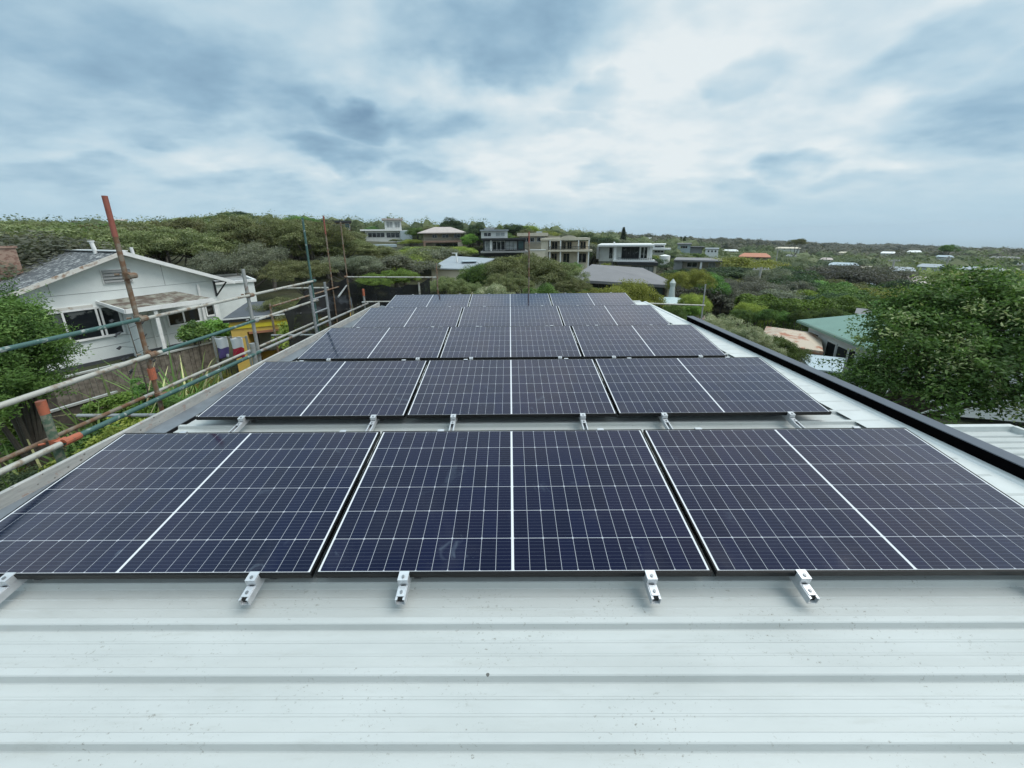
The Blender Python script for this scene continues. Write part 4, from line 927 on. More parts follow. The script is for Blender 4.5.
# 11 green roof house, rusty roof, silver shed (right, nearer)
h = H('green_roof_house', 800, 900, 352, 27, 'house with a green steel hip roof and pale walls left of the big tree', turn=0, ytop=318)
gr = h.r; s_ = h.s
def loc_(px, py, D): return (Matrix.Translation(gr.location) @ Matrix.Rotation(gr.rotation_euler.z, 4, 'Z')).inverted() @ dist(px, py, D)
a1, a2, a3, a4 = loc_(797, 325, 29), loc_(879, 345, 23.5), loc_(861, 318.5, 31), loc_(935, 323, 30)
ze = (a1.z+a2.z)/2
a1.z = a2.z = ze; rz_ = a3.z
back = a1+(a3-a1).normalized()*0
e1 = (a2-a1); e1.z = 0; nrm_ = Vector((-e1.y, e1.x, 0)).normalized();
if nrm_.y < 0: nrm_ = -nrm_
W_ = 9.5
b1, b2 = a1+nrm_*W_, a2+nrm_*W_
r1, r2 = a1+nrm_*W_/2+e1.normalized()*3.2, a2+nrm_*W_/2-e1.normalized()*3.2; r1.z = r2.z = ze+1.75
m_ = MB(); m_.add([a1, a2, b2, b1, r1, r2], [(0, 1, 5, 4), (1, 2, 5), (2, 3, 4, 5), (3, 0, 4), (3, 2, 1, 0)]); m_.build('roof', 'greenr', gr)
ins = .45; en = e1.normalized()
w1, w2 = a1+en*ins+nrm_*ins, a2-en*ins+nrm_*ins; w3, w4 = w2+nrm_*(W_-2*ins), w1+nrm_*(W_-2*ins)
zb_ = ze-3.2
m_ = MB(); m_.prism([(p.x, p.y, zb_) for p in (w1, w2, w3, w4)], (0, 0, 3.12)); m_.build('wall', 'paling', gr)
def gw(f0, f1, z0, z1, key='win', name='window_frame', fk='wwhite', d=.06):
    L_ = (w2-w1).length; q0, q1 = w1+en*L_*f0, w1+en*L_*f1
    def sl_(qa, qb, za, zb2, dd, t0): return MB().prism([(p.x, p.y, z) for p, z in ((qa-nrm_*dd, za), (qb-nrm_*dd, za), (qb-nrm_*dd, zb2), (qa-nrm_*dd, zb2))], tuple(nrm_*t0))
    f_ = sl_(q0-en*.07, q1+en*.07, zb_+z0-.07, zb_+z1+.07, d, d-.002).build(name, fk, gr)
    sl_(q0, q1, zb_+z0, zb_+z1, d+.012, .011).build('pane', key, f_)
gw(.10, .20, 1.5, 2.6); gw(.36, .48, 1.2, 2.5); gw(.53, .62, .05, 2.4, 'dark', 'door_frame', 'dark'); gw(.68, .75, 1.6, 2.6); gw(.78, .85, 1.3, 2.0); gw(.88, .95, 1.3, 2.0)
MB().prism([(p.x, p.y, ze-.16) for p in (a1-nrm_*.08, a2-nrm_*.08, a2-nrm_*.001, a1-nrm_*.001)], (0, 0, .14)).build('gutter', 'greenr', gr)
vp = a1.lerp(r1, .6); MB().tube((vp.x+1.2, vp.y, ze+.4), (vp.x+1.2, vp.y, ze+1.5), .07).build('roof_vent', 'conc', gr)
h = H('rusty_roof_house', 762, 814, 352, 25, 'pale house under a rust streaked cream roof behind the black parapet', ytop=328)
h.box('wall', 770, 811, 342, 356, 'cream', .2, 3.6, below=2); h.hip(766, 811, 342, 332.5, 3.8, 'rustr', .4, .25)
h = H('silver_shed', 798, 846, 372, 19.5, 'low silver steel shed roof in front of the green roofed house', cat='shed', ytop=352)
L4 = [(Matrix.Translation(h.r.location) @ Matrix.Rotation(h.r.rotation_euler.z, 4, 'Z')).inverted() @ onz(px, py, zz_) for px, py, zz_ in ((797, 353, -4.6), (846, 358, -4.7), (842, 372, -4.95), (812, 369, -4.9))]
MB().slab([tuple(p) for p in L4], .08).build('roof', 'silver', h.r)
cn = sum(L4, Vector())/4; zt_ = min(p.z for p in L4)-.09
MB().prism([tuple((p-cn)*.94+Vector((cn.x, cn.y, 0))+Vector((0, 0, zt_-2.4-((p-cn)*.94).z))) for p in L4], (0, 0, 2.35)).build('wall', 'conc', h.r)
h = H('dark_box_building', 852, 873, 322, 40, 'small dark flat roofed building behind the green roof', ytop=313)
h.box('wall', 853, 872, 315.5, 322, 'conc', 0, 4, below=3); h.box('roof', 852.5, 872.6, 313.6, 315.4, 'groof', -.2, 4.2)

# closed umbrella and poolside wall
P = dist(671, 302, 36); u_ = empty('closed_umbrella', (P.x, P.y, P.z)); tag(u_, 'closed pale canvas umbrella standing beside the grey roofed house', 'umbrella')
MB().tube((0, 0, 0), (0, 0, 2.3), .04).build('pole', 'alud', u_); m_ = MB(); m_.tube((0, 0, .5), (0, 0, 1.5), .30, .22, 10).tube((0, 0, 1.5), (0, 0, 1.9), .22, .28, 10).tube((0, 0, 1.9), (0, 0, 2.25), .28, .06, 10); m_.build('canopy', 'canvas', u_, smooth=True)
MB().tube((0, 0, 0), (0, 0, .12), .3).build('base', 'conc', u_)
P = dist(673, 303, 34); s_ = empty('shade_canopy', (P.x, P.y, P.z-.9)); tag(s_, 'small pale blue shade canopy in front of the closed umbrella', 'canopy')
m_ = MB(); m_.add([(-1.2, -.7, .9), (1.2, -.7, .85), (1.1, .9, 1.2), (-1.1, .9, 1.3), (0, .1, 1.45)], [(0, 1, 4), (1, 2, 4), (2, 3, 4), (3, 0, 4)]); cano = m_.build('cloth', 'poolw', s_); cano.modifiers.new('t', 'SOLIDIFY').thickness = .03
for x, y in ((-1.15, -.65), (1.15, -.65), (1.05, .85), (-1.05, .85)): MB().tube((x, y, -.5), (x, y, .9 if y < 0 else 1.2), .03).build('pole', 'alud', s_)
PROT.append((664, 684, 281, 303, 36))

# driveway
pts = [onz(702, 326, -6.9), onz(731, 331, -6.9), onz(722, 314, -7.3), onz(706, 309, -7.4), onz(698, 312, -7.3)]
m_ = MB(); vs = [Vector((p.x, p.y, 0)) for p in pts]
gridn = 8; V = []
for i in range(gridn+1):
    for j in range(gridn+1):
        u2, v2 = i/gridn, j/gridn; p = (vs[4].lerp(vs[3], u2)).lerp(vs[0].lerp(vs[1], u2), v2)
        V.append((p.x, p.y, height(p.x, p.y)+.25))
m_.add(V, [(i*(gridn+1)+j, (i+1)*(gridn+1)+j, (i+1)*(gridn+1)+j+1, i*(gridn+1)+j+1) for i in range(gridn) for j in range(gridn)])
tagstruct(m_.build('driveway', 'drive', smooth=True)); PROT.append((700, 728, 311, 326, 33))

# power poles
def pole(px, yt, yb_, D, lab, arms=1, lean=0):
    T, B = dist(px, yt, D), dist(px, yb_, D); r = empty('power_pole', (B.x, B.y, height(B.x, B.y)-.3)); tag(r, lab, 'power pole', 'power poles across the suburb')
    h_ = T.z-r.location.z; ln_ = lean*h_
    MB().tube((0, 0, 0), (ln_, 0, h_), .22, .15, 10).build('mast', 'pole', r, smooth=True)
    for k in range(arms):
        zz_ = h_-.35-k*1.1; MB().box(ln_-1.2, ln_+1.2, -.06, .06, zz_-.07, zz_+.07).build('crossarm', 'pole', r)
        for x in (-1.05, -.5, .5, 1.05): MB().tube((ln_+x, 0, zz_+.071), (ln_+x, 0, zz_+.26), .05, n=6).build('insulator', 'wwhite', r)
    PROT.append((px-1.5, px+1.5, yt, yt+(yb_-yt)*.7, D)); return Vector((r.location.x+ln_, r.location.y, T.z-.2))
pa = pole(754, 267, 300, 62, 'leaning grey power pole above the long hedge', 1, .05)
pb = pole(888, 259, 290, 105, 'tall power pole in front of the grey roofed house on the right', 1, -.02)
pc_ = pole(941, 256, 285, 120, 'power pole rising behind the big tree left side', 1)
pd_ = pole(718, 258, 285, 90, 'thin power pole left of the orange roofed house')
pe = pole(1013, 262, 290, 85, 'slanting power pole at the far right above the big tree', 1, .06)
pf_ = pole(776, 249, 262, 170, 'small distant power pole near the horizon')
def wire(p, q, sag, lab):
    m_ = MB(); N_ = 14
    for off in (-.9, .9):
        pts = [p.lerp(q, i/N_)+Vector((off, 0, -sag*4*(i/N_)*(1-i/N_))) for i in range(N_+1)]
        for a_, b_ in zip(pts, pts[1:]): m_.tube(a_, b_, .022, n=5, caps=False)
    tag(m_.build('power_line', 'dark'), lab, 'power line')
wire(pa, pb, 1.4, 'thin power lines from the leaning pole towards the right'); wire(pd_, pa, .8, 'thin power lines left of the leaning pole')
wire(pb, pc_, .6, 'thin power lines between the two poles above the pink roof')

# ------------------------------------------------------------------ named trees
T_ = ptree
T_('umbrella', 165, 30, 225, 120, 'broad olive tea tree directly behind the white gable ridge', True)
T_('umbrella', 215, 32, 215, 105, 'tall olive tea tree left of centre of the hillside bush, above the white wing', True)
T_('umbrella', 262, 31, 214, 100, 'tallest tea tree on the skyline left of the scaffold poles', True)
T_('umbrella', 305, 36, 218, 90, 'olive tea tree behind the green scaffold pole', True)
T_('grey', 240, 26, 240, 80, 'grey green tree with bare stems above the white wing', True)
T_('umbrella', 300, 24, 258, 75, 'olive tree behind the black net and ladder', True)
T_('grey', 345, 30, 255, 70, 'grey green tree behind the corner of the black nets', True)
T_('umbrella', 335, 40, 236, 75, 'olive tree below the dark skyline house', True)
T_('umbrella', 372, 45, 244, 70, 'olive tree below the white shed', True)
T_('bright', 392, 28, 269, 62, 'bright green leafy tree behind the back scaffold tube', True)
T_('bright', 368, 26, 278, 40, 'smaller bright green tree behind the net', True)
T_('umbrella', 415, 44, 250, 50, 'olive brown tree left of the bluish grey roof')
T_('umbrella', 448, 21, 276, 46, 'grey olive shrub topping the back edge of the solar roof, left of middle', True)
T_('flower', 494, 18, 283, 52, 'pale tipped shrub just behind the back row of panels', True, name='pale_shrub', cat='shrub')
T_('umbrella', 525, 25, 252, 95, 'large dark olive tree behind the middle of the solar roof', True)
T_('umbrella', 468, 23, 281, 40, 'low olive shrub left of the pale tipped shrub behind the panels', True)
T_('umbrella', 508, 22, 272, 52, 'olive shrub between the pale shrub and the large middle tree', True)
T_('round', 545, 20, 281, 50, 'low green shrub under the large middle tree, at the back edge of the roof', True)
T_('umbrella', 572, 22, 278, 40, 'low olive shrub left of the yellow green shrubs behind the roof', True)
T_('grey', 425, 22, 280, 44, 'grey green shrub right of the black net behind the roof', True)
T_('round', 478, 25, 262, 56, 'dense green tree left of the large olive tree', True)
T_('umbrella', 556, 26, 262, 60, 'olive tree right of the large middle tree', True)
T_('round', 583, 30, 280, 40, 'leafy green sapling against the grey roofed house', True)
T_('yellow', 628, 21, 279, 84, 'rounded yellow green shrub topping the back right of the solar roof', True)
T_('yellow', 592, 20, 288, 44, 'low yellow green shrub behind the right end of the back panel row', True)
T_('yellow', 692, 38, 268, 46, 'feathery yellow olive tree right of the closed umbrella', True)
T_('round', 712, 44, 272, 40, 'green tree above the driveway')
T_('yellow', 693, 24, 292, 36, 'yellow green shrub behind the right scaffold pole', True)
T_('bright', 694, 22, 304, 26, 'small bright green bush by the driveway', True)
T_('round', 672, 20, 303, 34, 'low green bush at the right back corner of the roof', True)
T_('flower', 729, 13, 315, 62, 'cream flowering shrub beside the black parapet', True, name='flowering_shrub', cat='shrub')
T_('flower', 757, 12.6, 326, 46, 'cream flowering shrub nearer the rusty roof', True, name='flowering_shrub', cat='shrub')
T_('round', 786, 15.5, 335, 46, 'bushy green tree in front of the rusty roof', True)
T_('round', 748, 19, 326, 34, 'green bush between the driveway and the flowering shrub', True)
for i, (px, yt) in enumerate(((742, 309), (756, 311), (771, 308), (787, 311), (801, 309), (816, 311), (832, 308), (847, 312))):
    T_('round', px, 33+i % 2, yt, 20, 'rounded dark green bush in the row below the long hedge', group='dark bushes below the long hedge', name='round_bush', cat='shrub')
T_('yellow', 752, 36, 302, 40, 'lime green low shrub left end below the long hedge', True, name='low_shrub', cat='shrub')
T_('brown', 745, 56, 276, 52, 'grey brown leafless looking tree at the foot of the leaning pole')
T_('brown', 782, 58, 279, 52, 'grey brown tree between the pole and the hedge')
T_('brown', 725, 52, 279, 36, 'grey brown tree above the driveway bend')
T_('grey', 772, 64, 264, 40, 'grey green conical tree right of the leaning pole')
T_('yellow', 748, 80, 256, 90, 'wide yellow green tree below the orange roof'); T_('yellow', 775, 85, 260, 60, 'yellow green tree right of the orange roof')
T_('dark', 735, 70, 267, 80, 'dark tree mass behind the leaning power pole')
T_('yellow', 808, 56, 289, 34, 'lime tree at the right end of the hedge'); T_('yellow', 838, 60, 286, 46, 'lime green round tree left of the big tree')
T_('brown', 830, 90, 264, 80, 'wide grey brown treetops in the middle distance'); T_('brown', 868, 95, 262, 70, 'grey brown treetops behind the power pole')
T_('round', 860, 48, 294, 50, 'green tree behind the green roof'); T_('dark', 905, 80, 279, 40, 'dark tree in front of the pink roof')
T_('brown', 1000, 60, 280, 60, 'grey brown tree at the far right behind the big tree'); T_('yellow', 1010, 70, 266, 50, 'yellow green tree at the far right edge')
T_('dark', 516, 100, 223, 36, 'dark flat topped cypress on the skyline behind the glass house')
T_('bright', 470, 80, 233, 22, 'bright green tree between the pink roof and the glass house')
T_('round', 416, 100, 227, 22, 'rounded skyline tree left of the pink roof'); T_('dark', 450, 105, 224, 34, 'dark trees behind the pink roof')
T_('umbrella', 308, 100, 219, 22, 'rounded skyline tree left of the dark house')
T_('round', 372, 118, 226, 20, 'small tree left of the tower house')
T_('umbrella', 797, 240, 238, 17, 'wide flat crowned tree standing above the right horizon'); T_('round', 950, 300, 244, 14, 'lone tall tree on the right horizon')
T_('yellow', 608, 52, 262, 22, 'small green tree in front of the modern house'); T_('round', 570, 50, 262, 26, 'green shrub at the foot of the balcony house')
T_('dark', 683, 74, 268, 26, 'dark tree before the grey concrete house')
T_('umbrella', 287, 14.6, 296, 58, 'dark olive shrub behind the black net above the yellow outbuilding roof', True)
# Norfolk pine
def pine(px, yt, yb_, D, lab):
    T, B = dist(px, yt, D), dist(px, yb_, D); zg = height(B.x, B.y); Hh = T.z-min(zg, B.z); r = empty('pine_tree', (T.x, T.y, T.z-Hh)); tag(r, lab, 'tree')
    C, N = [], []
    for k in range(22):
        f_ = .25+.75*k/21; rr = Hh*.21*(1-f_)**.8+.15; nb = 9
        for j in range(nb):
            a_ = j*2*math.pi/nb+k*.7; L_ = np.linspace(.1, 1, 14)[:, None]; P0 = np.array([0, 0, Hh*f_]); d_ = np.array([math.cos(a_)*rr, math.sin(a_)*rr, .12*rr])
            C.append(P0+L_*d_+rng.normal(0, .12, (14, 3))); N.append(np.tile([0, 0, 1.], (14, 1)))
    C = np.concatenate(C); N = np.concatenate(N); me = leaf_mesh('crown', C, N, np.full(len(C), .55), rng.uniform(0, .6, len(C)), 'l_dark')
    c = bpy.data.objects.new('crown', me); col.objects.link(c); c.parent = r
    MB().tube((0, 0, 0), (0, 0, Hh), .35, .05, 8).build('trunk', 'bark', r)
pine(624, 228, 250, 140, 'tall pointed Norfolk pine on the skyline behind the modern house')
pine(681, 237, 247, 260, 'small distant pine on the horizon'); pine(685, 236.5, 247, 255, 'second small distant pine right beside the other on the horizon')

# long clipped hedge
def hedge(p, q, wd, hh, key, lab, ls=.12, n=26000):
    p, q = Vector(p), Vector(q); L_ = (q-p).length; r = empty('hedge', (p.x, p.y, p.z), math.atan2(q.y-p.y, q.x-p.x)); tag(r, lab, 'hedge')
    u1 = rng.random(n)*L_; th = rng.uniform(-.15, math.pi+.15, n); bump = 1+.10*np.sin(u1*1.7)+.07*np.sin(u1*4.1+1)+rng.normal(0, .05, n)
    y = -np.cos(th)*wd/2*bump; z = np.clip(np.sin(th)**.5 if False else np.abs(np.sin(th))**.45, 0, 1)*hh*(.93+.05*np.sin(u1*.9)+.04*np.sin(u1*2.9))+rng.normal(0, .06, n)
    low = rng.random(n) < .45; z = np.where(low, rng.random(n)*hh*.9, z); y = np.where(low, np.sign(y)*wd/2*bump, y)
    C = np.stack([u1, y, z], 1); N = np.stack([np.zeros(n), -np.cos(th), np.abs(np.sin(th))+.2], 1)
    me = leaf_mesh('leaves', C, N, rng.uniform(.7, 1.3, n)*ls*1.6, np.clip(.35+.2*np.sin(u1*1.3)+rng.normal(0, .2, n), 0, 1), key)
    c = bpy.data.objects.new('leaves', me); col.objects.link(c); c.parent = r
    MB().box(.15, L_-.15, -wd*.32, wd*.32, -.5, hh*.8).build('inner_twigs', 'bark', r)
a_, b_ = dist(737, 312, 43), dist(862, 314, 47); zh = min(height(a_.x, a_.y), height(b_.x, b_.y))
hedge((a_.x, a_.y, zh-.2), (b_.x, b_.y, zh-.2), 2.6, dist(800, 296, 45).z-zh+.2, 'l_bright', 'long clipped dark green hedge across the right middle distance', .16, 30000)
PROT.append((738, 860, 297, 312, 43))
print('named trees done')

# ------------------------------------------------------------------ the bush around the houses: individual trees kept off the house fronts
zones = [  # px range, D range, count, kinds with weights, label, group
 (-60, 330, 36, 62, 34, ('umbrella',)*5+('grey', 'round'), 'olive tea tree in the dense bush on the left hillside', 'tea trees on the left hillside'),
 (-60, 330, 62, 130, 62, ('umbrella',)*4+('grey', 'round', 'dark'), 'tea tree in the upper bush towards the left skyline', 'trees towards the left skyline'),
 (-60, 100, 24, 36, 7, ('umbrella', 'grey'), 'tea tree behind the lichen covered roof', 'trees behind the lichen covered roof'),
 (320, 440, 34, 110, 60, ('umbrella',)*4+('grey', 'yellow'), 'olive tree on the slope below the tower house', 'trees on the slope below the tower house'),
 (440, 690, 34, 120, 70, ('umbrella', 'round', 'grey', 'dark', 'yellow'), 'tree among the houses on the ridge', 'trees among the ridge houses'),
 (680, 1090, 44, 75, 46, ('round', 'dark', 'yellow', 'grey', 'brown', 'umbrella'), 'tree in the right middle distance beyond the hedge', 'trees beyond the hedge'),
 (680, 1090, 75, 130, 66, ('round', 'dark', 'brown', 'grey', 'umbrella', 'yellow'), 'tree in the wooded suburb on the right', 'trees of the wooded suburb'),
]
placed = []
total = 0
for (p0, p1, d0, d1, cnt, kinds, lab, grp) in zones:
    k = 0; tries = 0
    while k < cnt and tries < cnt*30:
        tries += 1
        px = rnd.uniform(p0, p1); D = math.sqrt(rnd.uniform(d0*d0, d1*d1)); d = ray(px, 245); hh = math.hypot(d.x, d.y); x, y = EYE.x+d.x/hh*D, EYE.y+d.y/hh*D
        if any((x-a)**2+(y-b)**2 < 3.2**2*(1+D/120) for a, b in placed): continue
        kd = rnd.choice(kinds); wd = rnd.uniform(5, 8.5)*(1+D/260); zg = height(x, y); ht = rnd.uniform(3.6, 5.6)*(1+D/400)
        if kd == 'dark': wd *= .8; ht *= 1.15
        X1, Y1, Z1 = project((x, y, zg+ht)); hw = wd/2/Z1*F_PX; Yb = project((x, y, zg))[1]
        bad = False
        for (a0, a1_, t0, t1, DD) in PROT:          # a tree before a house stays low enough to leave its walls in view
            if D < DD-6 and X1+hw*.8 > a0 and X1-hw*.8 < a1_ and Y1 < t1-1.5 and Yb > t0:
                need = dist(X1, t1-1, D).z-zg
                if need > 1.5: ht = min(ht, need)
        Y1 = project((x, y, zg+ht))[1]; wd = min(wd, ht*2.6); hw = wd/2/Z1*F_PX
        for (a0, a1_, t0, t1, DD) in PROT:
            if D < DD+8 and X1+hw*.8 > a0 and X1-hw*.8 < a1_:
                if (D > DD-5 and D < DD+8) or Y1 < t1-1.5:
                    bad = Yb > t0
                    if bad: break
        if bad: continue
        if X1 > 560 and X1 < 680 and D < 50: continue
        placed.append((x, y)); tree(kd, x, y, zg+ht, wd, lab, grp); k += 1; total += 1
print('bush', total)

# far woodland beyond: one mass of many crowns
def woodland(name, cnt, d0, d1, ls, per, cr0, kinds, lab):
    C, N, S_, T = [], [], [], []; HQ, HT_ = [], []
    for i in range(cnt):
        px = rnd.uniform(-80, 1100); D = math.exp(rnd.uniform(math.log(d0), math.log(d1))); d = ray(px, 240); hh = math.hypot(d.x, d.y); x, y = EYE.x+d.x/hh*D, EYE.y+d.y/hh*D
        zg = height(x, y); sc = 1+D/500; rx = rnd.uniform(3, 6)*sc; ht = rnd.uniform(3.5, 6.0)*min(sc, 1.45)
        X1, Y1, Z1 = project((x, y, zg+ht)); hw = rx/Z1*F_PX
        if any(D < DD+10 and X1+hw > a0 and X1-hw < a1_ and Y1 < t1-.7 for (a0, a1_, t0, t1, DD) in PROT): continue
        u = unit(per); u[:, 2] = np.abs(u[:, 2])**.6; off = rng.normal(0, .12, (per, 1))
        lob = 1+.18*np.sin(u[:, :1]*5+i)+.15*np.sin(u[:, 1:2]*6+i*2)
        P = np.array([x, y, zg])+u*np.array([rx, rx, ht])*(lob+off*.35)
        C.append(P); N.append(u+np.array([0, 0, .3])); S_.append(rng.uniform(.6, 1.4, per)*ls*sc); tc_ = rnd.random()*.8; T.append(np.clip(tc_+rng.normal(0, .12, per), 0, 1))
        hu = np.linspace(0, 2*math.pi, 11); hv = np.linspace(-.15, 1.5, 6); U2, V2 = np.meshgrid(hu, hv); ww = np.stack([np.cos(U2)*np.cos(V2), np.sin(U2)*np.cos(V2), np.sign(np.sin(V2))*np.abs(np.sin(V2))**.6], 2)
        lob2 = 1+.18*np.sin(ww[..., :1]*5+i)+.15*np.sin(ww[..., 1:2]*6+i*2); G_ = np.array([x, y, zg])+ww*np.array([rx, rx, ht])*lob2*.90
        HQ.append(np.stack([G_[:-1, :-1], G_[:-1, 1:], G_[1:, 1:], G_[1:, :-1]], 2).reshape(-1, 3)); HT_.append(np.full(200, tc_))
    me0 = leaf_mesh(name, np.concatenate(C), np.concatenate(N), np.concatenate(S_), np.concatenate(T), kinds, aspect=.8, jit=.35)
    co = np.empty(len(me0.vertices)*3, np.float32); me0.vertices.foreach_get('co', co); tv = np.repeat(np.concatenate(T), 4); bpy.data.meshes.remove(me0)
    me = quad_mesh(name, np.concatenate([co.reshape(-1, 3)]+HQ), np.concatenate([tv]+HT_), kinds)
    o = bpy.data.objects.new(name, me); col.objects.link(o); tag(o, lab, 'woodland', kind='stuff')
M['l_far'] = leafmat('leaf_far', (0.069, 0.092, 0.042), (0.130, 0.153, 0.069), (0.200, 0.200, 0.119))
M['l_far2'] = leafmat('leaf_far_grey', (0.086, 0.099, 0.064), (0.134, 0.141, 0.096), (0.181, 0.191, 0.134))
woodland('distant_woodland', 900, 125, 330, .36, 650, 4, 'l_far', 'dense distant woodland covering the hills behind the houses')
woodland('horizon_woodland', 2000, 300, 1900, .7, 110, 6, 'l_far2', 'hazy woodland running to the horizon')
print('woodland done')

# ------------------------------------------------------------------ near plants
# the big tree on the right, many hanging leafy boughs
def bigtree():
    bx, by = 10.9, 8.0; zg = height(bx, by)
    r = empty('big_tree', (bx, by, zg)); tag(r, 'big leafy green tree with pale new growth rising above the black parapet on the right', 'tree')
    lobes = []   # picture-measured bough ends: (px, py, D, radius)
    for px, py, D, rr in ((955, 294, 13.6, .8), (925, 300, 13, .7), (990, 300, 13.2, .8), (900, 316, 13, .6), (960, 325, 12.6, .95), (1015, 318, 13, .9), (918, 340, 12.2, .8),
                          (890, 345, 12.2, .45), (866, 362, 12, .28), (880, 376, 11.8, .4), (925, 370, 11.8, .7), (975, 362, 12, .85), (1025, 360, 12.4, .9), (910, 388, 11.6, .35), (955, 392, 11.5, .5), (1000, 392, 11.7, .55), (1050, 325, 13, 1.0), (1050, 380, 12, .8),
                          (935, 325, 14.5, .9), (985, 340, 14.5, 1.0), (848, 380, 12.2, .22), (945, 276, 14, .35), (965, 274, 14, .35), (1000, 283, 14, .4)):
        lobes.append((dist(px+9, py+5, D)-Vector((bx, by, zg)), rr*.95))
    C, N, S_, T, ends = [], [], [], [], []
    for c, rr in lobes:
        ncl = int(40*rr+5)
        for k in range(ncl):
            d = unit(1)[0]; 
            if d[2] < -.5: d[2] *= -.6
            q = np.array(c)+d*rr*rng.uniform(.5, 1.0)*np.array([1.15, 1.15, .85]); n_ = int(rng.integers(60, 170)); cl = rng.uniform(.10, .34)
            # a spray: leaves strung along a drooping twig
            dr = unit(1)[0]; dr = dr+d*.9; dr[2] = dr[2]*.6-.12; L_ = rng.uniform(.2, .6); tt = rng.random(n_)
            P = q+dr*L_*tt[:, None]+rng.normal(0, cl*.42, (n_, 3)); P[:, 2] -= .15*tt**2
            C.append(P); N.append(np.tile(d*.5+np.array([0, 0, .7]), (n_, 1))); S_.append(rng.uniform(.05, .115, n_))
            tp = rng.uniform(0, .62) if rng.random() > (.22 if d[2] > .1 else .04) else rng.uniform(.7, 1.0)
            T.append(np.clip(tp+rng.normal(0, .12, n_), 0, 1)); ends.append(q)
    me = leaf_mesh('crown', np.concatenate(C), np.concatenate(N), np.concatenate(S_), np.concatenate(T), 'l_right', aspect=.42)
    o = bpy.data.objects.new('crown', me); col.objects.link(o); o.parent = r
    m_ = MB(); fork = Vector((.1, 0, 2.2)); m_.tube((0, 0, -.2), fork, .26, .2, 10)
    for c, rr in lobes:
        a1_ = fork.lerp(c, .5)+Vector((rnd.uniform(-.3, .3), rnd.uniform(-.3, .3), -.15)); m_.tube(fork, a1_, .10, .06, 7).tube(a1_, c, .06, .02, 7)
    for e_ in ends[::5]:
        c = min((Vector(l[0]) for l in lobes), key=lambda v_: (v_-Vector(e_)).length); m_.tube(c, Vector(e_), .02, .006, 5, False)
    m_.build('trunk', 'bark', r, smooth=True); print('bigtree leaves', sum(map(len, C)))
bigtree()

def bush(name, x, y, zg, rx_, rz_, key, lab, n=22000, ls=.05, cat='shrub', group=None, cl=.16, lobes=7, asp=.35, low=-.9, stems=6):
    r = empty(name, (x, y, zg)); tag(r, lab, cat, group); per = 110; ncl = max(10, n//per)
    C, N, T, CC = crown_pts(rx_, rz_, ncl, per, cl, .9, lobes, low); C[:, 2] += rz_*.85; C[:, 2] = np.maximum(C[:, 2], .02)
    me = leaf_mesh('foliage', C, N, rng.uniform(.6, 1.3, len(C))*ls, T, key, aspect=asp); o = bpy.data.objects.new('foliage', me); col.objects.link(o); o.parent = r
    m_ = MB(); dn = min(height(x, y)-zg, 0)-.1
    for i in rng.choice(len(CC), stems): m_.tube((rnd.uniform(-.1, .1), rnd.uniform(-.1, .1), dn), (CC[i][0], CC[i][1], max(CC[i][2]+rz_*.85, .1)), .03, .008, 6)
    m_.build('stems', 'bark', r); return r
# round bush left edge
def lobed(name, cat, label, bx, by, zg, spec, key, ls, dens, asp, fork_z, part='foliage', stem=.05, spray=.35, tipf=.2):
    r = empty(name, (bx, by, zg)); tag(r, label, cat); C, N, S_, T, ends = [], [], [], [], []; LB = []
    for px, py, D, rr in spec:
        c = dist(px-7, py, D)-Vector((bx, by, zg)); LB.append(c); ncl = int(dens*rr*rr+10)
        for k in range(ncl):
            d = unit(1)[0]; d[2] = d[2] if d[2] > -.6 else -d[2]; n_ = 120
            q = np.array(c)+d*rr*rng.uniform(.45, 1.0)*np.array([1.1, 1.1, .95]); dr = d*.8+unit(1)[0]*.7; dr[2] += .2; L_ = spray*rng.uniform(.4, 1); tt = rng.random(n_)
            C.append(q+dr*L_*tt[:, None]+rng.normal(0, .055, (n_, 3))); N.append(np.tile(d*.7+np.array([0, 0, .5]), (n_, 1))); S_.append(rng.uniform(.6, 1.3, n_)*ls)
            tp = rng.uniform(.05, .6) if rng.random() > tipf else rng.uniform(.65, .95); T.append(np.clip(tp+rng.normal(0, .12, n_), 0, 1)); ends.append(q)
    me = leaf_mesh(part, np.concatenate(C), np.concatenate(N), np.concatenate(S_), np.concatenate(T), key, aspect=asp)
    o = bpy.data.objects.new(part, me); col.objects.link(o); o.parent = r; m_ = MB(); f0 = Vector((0, 0, fork_z)); m_.tube((0, 0, -.2), f0, stem*1.6, stem*1.3, 8)
    for c in LB: m_.tube(f0, f0.lerp(c, .6)+Vector((0, 0, -.05)), stem, stem*.5, 6).tube(f0.lerp(c, .6)+Vector((0, 0, -.05)), c, stem*.5, stem*.2, 6)
    m_.build('stems', 'bark', r)
bp_ = dist(8, 380, 9.8)
lobed('round_bush', 'shrub', 'big round feathery green bush at the left edge before the gable house', bp_.x, bp_.y, height(bp_.x, bp_.y),
      [(10, 334, 9.6, .5), (34, 345, 9.6, .38), (0, 324, 9.7, .45), (-25, 330, 9.8, .6), (0, 360, 9.5, .6), (30, 368, 9.6, .38), (48, 356, 9.6, .22), (50, 342, 9.7, .18), (15, 390, 9.5, .38), (-25, 380, 9.4, .7), (-5, 403, 9.4, .4), (40, 384, 9.6, .2), (20, 320, 9.7, .25), (-8, 312, 9.7, .25)],
      'l_bush', .055, 190, .35, .7, spray=.3, tipf=.3)
c = dist(-10, 395, 8.8); bush('round_bush', c.x, c.y, height(c.x, c.y), .9, .9, 'l_dark', 'darker bush under the big round bush at the left edge', 16000, .05)
